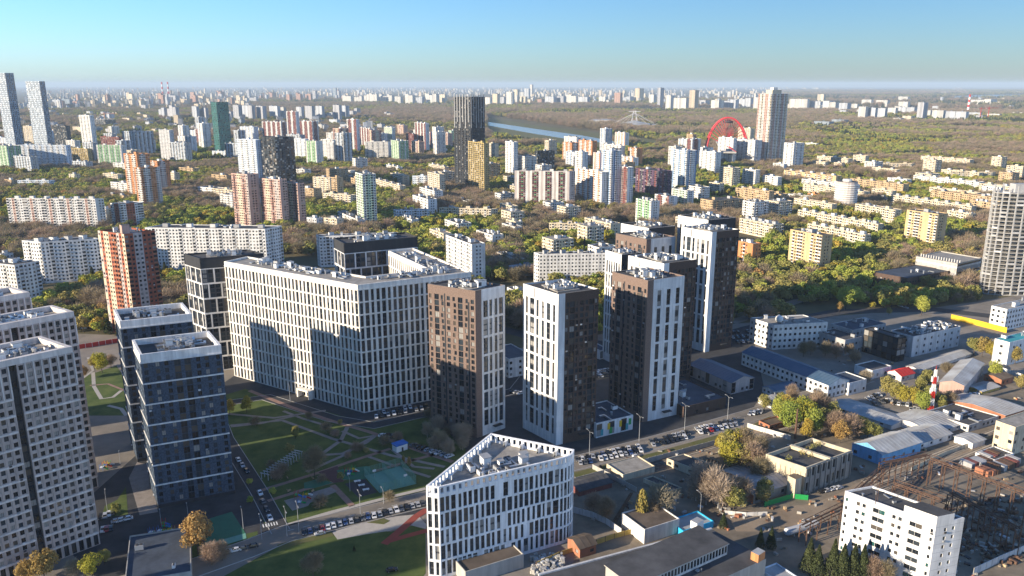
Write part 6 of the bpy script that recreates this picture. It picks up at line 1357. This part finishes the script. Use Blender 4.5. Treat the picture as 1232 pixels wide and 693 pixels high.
# ------------------------------------------------------------------ cars
def car_meshes():
    out = {}
    side = [(-2.15,.32),(-2.2,.62),(-2.05,.88),(-1.1,.95),(1.0,.95),(2.0,.86),(2.2,.6),(2.15,.32)]
    glass = MB(); q = lambda x, y, z: (x,y,z)
    lo = [(-1.75,.93),(1.05,.93)]; hi = [(-1.25,1.42),(.35,1.42)]
    for s in (-1, 1): glass.quad((lo[0][0],s*.80,.93),(lo[1][0],s*.80,.93),(hi[1][0],s*.66,1.42),(hi[0][0],s*.66,1.42),'car_glass')
    glass.quad((lo[1][0],-.8,.93),(lo[1][0],.8,.93),(hi[1][0],.66,1.42),(hi[1][0],-.66,1.42),'car_glass'); glass.quad((lo[0][0],.8,.93),(lo[0][0],-.8,.93),(hi[0][0],-.66,1.42),(hi[0][0],.66,1.42),'car_glass')
    g = glass.build('glass'); out['glass'] = g.data; bpy.data.objects.remove(g)
    w = MB(); n = 10
    for y0, y1 in ((-.1,.1),):
        A = [(.33*math.cos(6.283*i/n), y0, .33*math.sin(6.283*i/n)) for i in range(n)]; B = [(a[0],y1,a[2]) for a in A]
        for i in range(n): w.quad(A[i],A[(i+1)%n],B[(i+1)%n],B[i],'tyre')
        w.ngon(A,'tyre'); w.ngon(B[::-1],'tyre'); w.ngon([(a[0]*.6,y0-.01,a[2]*.6) for a in A],'galv'); w.ngon([(a[0]*.6,y1+.01,a[2]*.6) for a in A][::-1],'galv')
    g = w.build('wheel'); out['wheel'] = g.data; bpy.data.objects.remove(g)
    for c in ('white','silver','black','grey','red','blue'):
        m = 'paint_'+c; mb = MB(); A = [(x,-.86,z) for x,z in side]; B = [(x,.86,z) for x,z in side]; k = len(side)
        for i in range(k): mb.quad(A[i],A[(i+1)%k],B[(i+1)%k],B[i],m)
        mb.ngon(A,m); mb.ngon(B[::-1],m)
        mb.quad((hi[0][0],-.67,1.44),(hi[1][0],-.67,1.44),(hi[1][0],.67,1.44),(hi[0][0],.67,1.44),m); mb.quad((hi[0][0],-.67,1.42),(hi[0][0],.67,1.42),(hi[1][0],.67,1.42),(hi[1][0],-.67,1.42),m)
        for x0,z0,x1,z1,y0,y1 in ((lo[1][0],.93,hi[1][0],1.44,.81,.67),(lo[0][0],.93,hi[0][0],1.44,.81,.67),(-.35,.93,-.4,1.44,.81,.67)):
            for s in (-1,1): mb.bar((x0,s*y0,z0),(x1,s*y1,z1),.09,m)
        g = mb.build('body'); out[c] = g.data; bpy.data.objects.remove(g)
    mb = MB()
    for y in (-.6,.6): mb.box(2.17,y,.6,.08,.35,.14,0,'white_paint')
    g = mb.build('headlights'); out['lamp'] = g.data; bpy.data.objects.remove(g); return out
CAR = car_meshes(); CCOL = ['white']*7+['silver']*5+['black']*5+['grey']*6+['blue','white']+['white','silver','grey','black']*4+['red']*2
crnd = random.Random(21)
def car(x, y, ang, where, z=.13, near=True):
    c = crnd.choice(CCOL); root = thing('parked_car', '%s car %s' % (c, where), 'car', (x,y,z), 'cars parked around the district'); root.rotation_euler = (0,0,rad(ang+crnd.uniform(-3,3)))
    s = crnd.choice((1,1,1.06,.95)); zz = crnd.choice((1,1,1.15)); root.scale = (s,s,s*zz)
    link_mesh('body', CAR[c], root); link_mesh('windows', CAR['glass'], root)
    if near:
        for wx in (-1.35,1.35):
            for wy in (-.8,.8): link_mesh('wheel', CAR['wheel'], root, (wx,wy,.33))
        link_mesh('headlights', CAR['lamp'], root)
def car_row(r, A, Bq, n, ang, where, skip=.08, near=True, jit=.15):
    a, b = G(r, *A), G(r, *Bq)
    for i in range(n):
        if crnd.random() < skip: continue
        t = (i+.5)/n; car(a[0]+(b[0]-a[0])*t+crnd.uniform(-jit,jit), a[1]+(b[1]-a[1])*t+crnd.uniform(-jit,jit), ang+crnd.choice((0,180)), where, near=near)
car_row('p', (362,643), (512,606), 22, 108, 'in the row along the boulevard', .04)
car_row('p', (284,551), (300,572), 3, 122, 'along the street left of the park', 0); car_row('p', (311,590), (327,630), 4, 122, 'along the street left of the park', 0)
for A, Bq, n in (((45,345),(370,278),13), ((60,362),(380,296),13), ((410,258),(610,208),9), ((420,272),(620,226),9), ((635,196),(840,150),9), ((650,212),(845,166),8)):
    car_row('z', A, Bq, n, 95, 'in the long car park under the towers', .06)
car_row('n', (790,408), (1060,362), 10, 105, 'at the foot of the grid block'); car_row('n', (800,392), (1050,345), 10, 105, 'at the foot of the grid block'); car_row('n', (820,495), (920,500), 4, 30, 'beside the blue-roofed kiosk', 0)
car_row('o', (770,72), (965,132), 8, 40, 'beside the blue-roofed kiosk'); car_row('p', (375,646), (395,641), 1, 26, 'on the boulevard', 0)
car_row('j', (365,465), (445,435), 4, 100, 'in the works car park'); car_row('j', (400,490), (500,465), 5, 100, 'in the works car park'); car_row('j', (510,485), (600,495), 4, 60, 'in the works car park'); car_row('j', (600,515), (660,520), 3, 60, 'in the works car park', 0); car_row('j', (905,450), (990,425), 4, 60, 'beside the pink-ended hall', 0)
for k in range(3): car_row('i', (815,95+k*28), (975,85+k*26), 6, 100, 'in the yard of the tall white tower', .1, False)
car_row('i', (915,545), (990,530), 4, 60, 'at the end of the boulevard car park', 0)
car_row('s', (475,420), (545,395), 4, 110, 'at the foot of the left stone tower', 0); car_row('s', (545,440), (620,425), 3, 30, 'at the foot of the left stone tower', 0); car_row('s', (480,480), (540,470), 3, 110, 'at the foot of the left stone tower', 0)
car_row('s', (860,625), (900,618), 1, 20, 'on the boulevard corner', 0); car_row('s', (1060,590), (1220,555), 4, 22, 'on the boulevard corner', 0)
for k in range(5): car_row('e', (385,575+k*20), (505,560+k*22), 7, 110, 'in the left car park by the striped tower', .1, False)
for k in range(3): car_row('i', (85,310+k*14), (150,300+k*14), 5, 110, 'between the two brown towers', .1, False)
car_row('p', (600,418), (640,425), 6, 40, 'behind the white tower', .1, False); car_row('p', (610,470), (628,475), 4, 40, 'beside the white kindergarten', .1, False)
car_row('h', (560,470), (720,520), 12, 120, 'in front of the brown office', .15, False); car_row('h', (540,500), (690,545), 12, 120, 'in front of the brown office', .15, False); car_row('h', (960,480), (1010,500), 4, 30, 'at the unfinished tower', .1, False)
car_row('m', (1060,430), (1090,440), 1, 80, 'behind the works office', 0); car_row('m', (250,300), (360,275), 4, 30, 'in front of the ruined factory', 0); car_row('o', (655,675), (700,668), 1, 20, 'beside the wedge building', 0)
car_row('p', (460,615), (900,503), 6, 26, 'driving on the boulevard', .2); car_row('q', (265,75), (340,70), 4, 60, 'at the end of the boulevard car park', 0)
# ------------------------------------------------------------------ street lamps
def lamp(r, x, y, h, where, arms=2, ang=116):
    g = G(r, x, y); root = thing('street_lamp', 'tall grey street lamp %s' % where, 'street lamp', (*g, 0), 'street lamps'); q = MB(); q.cyl(0,0,0,h,.13,.07,'lamp_grey',6); q.build('pole', root)
    for s in ((1,-1) if arms == 2 else (1,)):
        q = MB(); c, n = math.cos(rad(ang))*s, math.sin(rad(ang))*s; q.tube([(0,0,h-.3),(c*.8,n*.8,h+.3),(c*2.2,n*2.2,h+.5)], [.06,.05,.05], 'lamp_grey', 5); a = q.build('arm', root)
        q = MB(); q.box(c*2.5, n*2.5, h+.42, .9, .35, .15, ang, 'lamp_grey'); q.build('lamp_head', a)
for x, y in ((118,330),(362,250),(585,192),(795,148)): lamp('z', x, y, 13, 'along the boulevard car park')
lamp('o', 530, 410, 10, 'along the park boulevard'); lamp('o', 180, 505, 11, 'at the boulevard corner'); lamp('o', 237, 490, 12, 'at the boulevard corner'); lamp('o', 60, 520, 9, 'at the boulevard corner')
lamp('n', 393, 330, 9, 'before the grid block entrance', 1); lamp('s', 515, 405, 10, 'beside the left stone tower', 1); lamp('s', 900, 440, 7, 'around the football court', 1); lamp('s', 1160, 470, 8, 'around the football court', 1); lamp('s', 575, 170, 6, 'beside the slate towers', 1); lamp('k', 920, 400, 9, 'in the works yard', 1); lamp('s', 770, 460, 6, 'around the football court', 1)
for x, y in ((300,160),(480,270),(640,330)): lamp('o', x, y+20, 6, 'inside the park', 1)
# ------------------------------------------------------------------ park furniture
def ball_cage():
    C = [G('o', *p) for p in ((548,218),(720,170),(795,255),(620,298))]; root = thing('ball_cage', 'green mesh ball cage split by a fence in the park', 'ball court', (*C[0], 0)); o = tuple(root.location); h = 4
    m0, m1 = ((C[0][0]+C[1][0])/2, (C[0][1]+C[1][1])/2), ((C[3][0]+C[2][0])/2, (C[3][1]+C[2][1])/2)
    for A, Bq in ((C[0],C[1]),(C[1],C[2]),(C[2],C[3]),(C[3],C[0]),(m0,m1)):
        q = MB(); L = math.hypot(Bq[0]-A[0],Bq[1]-A[1]); n = max(2,int(L/2.2))
        for i in range(n+1): t = i/n; x, y = A[0]+(Bq[0]-A[0])*t, A[1]+(Bq[1]-A[1])*t; q.bar((x,y,.1),(x,y,h),.13,'court_mint')
        for k in range(9): z = .3+k*h/8.4; q.bar((*A,z),(*Bq,z),.08,'court_mint')
        q.build('mesh_panel', root, o=o)
    for P in (C[0],C[2]):
        q = MB(); x, y = (P[0]*3+m0[0]+m1[0])/5, (P[1]*3+m0[1]+m1[1])/5; q.bar((x,y,.1),(x,y,3.2),.12,'lamp_grey'); q.box(x,y,2.9,1.6,.08,1.0,30,'white_paint'); q.build('hoop_stand', root, o=o)
ball_cage()
def kiosk():
    g = G('o', 718, 92); root = thing('kiosk', 'white kiosk with blue roof beside parked cars', 'kiosk', (*g, 0)); q = MB(); q.box(0,0,0,6,4,3.2,40,'white_paint'); q.build('wall', root); q = MB(); q.box(0,0,3.2,6.6,4.6,.5,40,'blue_paint'); q.build('roof', root)
    q = MB(); q.box(1.5,-1.6,.1,.9,.1,2,40,'unit_dark'); q.build('door', root)
kiosk()
for i,(x,y) in enumerate(((515,248),(535,267),(556,288))):
    g = G('o',x,y); root = thing('table_tennis_table','white table tennis table in the park','table',(*g,.14)); q = MB(); q.box(0,0,.7,2.8,1.5,.08,20,'white_paint'); q.build('table_top', root); q = MB(); q.box(-.9,-.3,0,.15,1,.7,20,'lamp_grey'); q.box(.9,.3,0,.15,1,.7,20,'lamp_grey'); q.build('leg', root); q = MB(); q.box(0,0,.78,.04,1.5,.16,20,'unit_dark'); q.build('net', root)
def pergola(label, A, Bq, n):
    a, b = G('o', *A), G('o', *Bq); root = thing('pergola', label, 'pergola', (*a, 0)); o = tuple(root.location); d = (b[0]-a[0], b[1]-a[1]); L = math.hypot(*d); nn = (-d[1]/L*1.8, d[0]/L*1.8)
    for i in range(n):
        t = i/(n-1); x, y = a[0]+d[0]*t, a[1]+d[1]*t; q = MB(); q.bar((x-nn[0],y-nn[1],.1),(x-nn[0],y-nn[1],3),.25,'pale_grey'); q.bar((x+nn[0],y+nn[1],.1),(x+nn[0],y+nn[1],3),.25,'pale_grey'); q.bar((x-nn[0]*1.3,y-nn[1]*1.3,3),(x+nn[0]*1.3,y+nn[1]*1.3,3),.28,'pale_grey'); q.build('frame', root, o=o)
pergola('long white pergola along the park path', (75,235), (235,125), 13)
PLAYC = ['yellow_paint','red_paint','blue_paint','green_paint','white_paint']
def play(label, r, x, y, n, spread):
    g = G(r,x,y); root = thing('playground_structure', label, 'playground', (*g,.14))
    for i in range(n):
        a = i*2.4; px_, py_ = spread*rnd.random()*math.cos(a), spread*rnd.random()*math.sin(a); h = rnd.uniform(1,2.6); m = PLAYC[i%5]; q = MB()
        for sx in (-.7,.7):
            for sy in (-.7,.7): q.bar((px_+sx,py_+sy,0),(px_+sx,py_+sy,h+.9),.12,m)
        q.box(px_,py_,h*.6,1.5,1.5,.15,0,PLAYC[(i+2)%5]); q.build('play_tower', root)
        q = MB(); q.bar((px_+.7,py_,h*.6),(px_+2.4,py_+.6,.1),.5,PLAYC[(i+1)%5]); q.build('slide', root)
play('colourful climbing frames on green rubber in the park','o',480,200,4,3); play('colourful playground beside the football court','s',760,495,9,7); play('orange and yellow playground between the towers','s',500,175,4,3); play('dark fitness frames on the exercise yard','o',250,330,4,5)
for i in range(12):
    g = G('o', rnd.uniform(110,480), rnd.uniform(150,340)); root = thing('park_bench','wooden bench in the shaded park','bench',(*g,.13)); root.rotation_euler = (0,0,rnd.uniform(0,3)); q = MB(); q.box(0,0,.42,1.8,.5,.07,0,'tan'); q.build('seat', root); q = MB(); q.box(0,.26,.5,1.8,.07,.45,0,'tan'); q.build('backrest', root)
    for s in (-.7,.7): q = MB(); q.box(s,0,0,.08,.5,.42,0,'unit_dark'); q.build('leg', root)
# white dome on the office, rusty derrick, satellite of the works
g = G('h',112,590,31); N0 = thing('radome','white ball-shaped radome on the office roof','radome',(*G('p',941,420),0)); mb = MB(); zt = 24
N_, h_, _, _ = solve('p', 914,931,996,391,421,120,10); cx, cy = N_[0]+6, N_[1]+8; N0.location = (cx,cy,h_-.5)
pts = [(0,0,0),(0,0,.6),(0,0,1.4),(0,0,2.4),(0,0,3.4),(0,0,4.2),(0,0,4.6)]; mb.tube(pts,[1.2,1.9,2.3,2.5,2.3,1.5,.2],'white_paint',14); mb.build('shell', N0, smooth=True); q = MB(); q.box(0,0,-.3,2.4,2.4,.5,0,'unit_grey'); q.build('base', N0)
g = G('k',515,432); root = thing('derrick','leaning rusty lattice derrick left of the birch','derrick',(*g,0)); tip = (6.5,2.5,11)
for sx, sy in ((-1,-1),(1,-1),(1,1),(-1,1)): q = MB(); q.bar((sx*.6,sy*.6,0),(tip[0]+sx*.35,tip[1]+sy*.35,tip[2]),.18,'rust'); q.build('chord', root)
q = MB()
for i in range(10): t0, t1 = i/10, (i+1)/10; s = 1 if i % 2 else -1; q.bar((tip[0]*t0-s*.6,tip[1]*t0-.6,tip[2]*t0),(tip[0]*t1+s*.5,tip[1]*t1-.5,tip[2]*t1),.12,'rust'); q.bar((tip[0]*t0-s*.6,tip[1]*t0+.6,tip[2]*t0),(tip[0]*t1+s*.5,tip[1]*t1+.5,tip[2]*t1),.12,'rust')
q.build('lacing', root)
# tower cranes far left and right
def crane(label, r, x, yt, yb, m):
    N, h, _, _ = solve(r, x-1, x, x+1, yt, yb); root = thing('tower_crane', label, 'crane', (*N,0)); q = MB(); q.bar((0,0,0),(0,0,h),2.2,m); q.build('mast', root); q = MB(); q.bar((-16,-4,h-6),(48,10,h-6),1.8,m); q.build('jib', root); q = MB(); q.bar((0,0,h),(40,8,h-5.5),.5,m); q.bar((0,0,h),(-14,-3,h-5.5),.5,m); q.build('tie', root); q = MB(); q.box(-14,-3,h-9,5,3,3,12,'concrete'); q.build('counterweight', root)
crane('orange tower crane over the construction site at left','a',495,258,330,'orange'); crane('thin red tower crane at right','d',1072,225,290,'red_paint'); crane('thin red tower crane at right','d',1035,228,290,'red_paint')
# ------------------------------------------------------------------ air
hm = bpy.data.materials.new('haze_air'); hm.use_nodes = True; ht = hm.node_tree; ht.nodes.remove(ht.nodes['Principled BSDF']); pv = ht.nodes.new('ShaderNodeVolumePrincipled')
pv.inputs['Color'].default_value = (.68,.84,1,1); pv.inputs['Density'].default_value = 4.8e-5; pv.inputs['Anisotropy'].default_value = .0; ht.links.new(pv.outputs[0], ht.nodes['Material Output'].inputs['Volume'])
MATS['haze_air'] = hm; mb = MB(); mb.prism([(-61000,-3100),(61000,-3100),(61000,46000),(-61000,46000)], -1.5, 235, 'haze_air', None, True); hz = mb.build('haze'); hz['kind'] = 'stuff'; tag(hz, 'thin blue morning haze lying over the whole city', 'haze', xy=(0,500))
finish_labels()
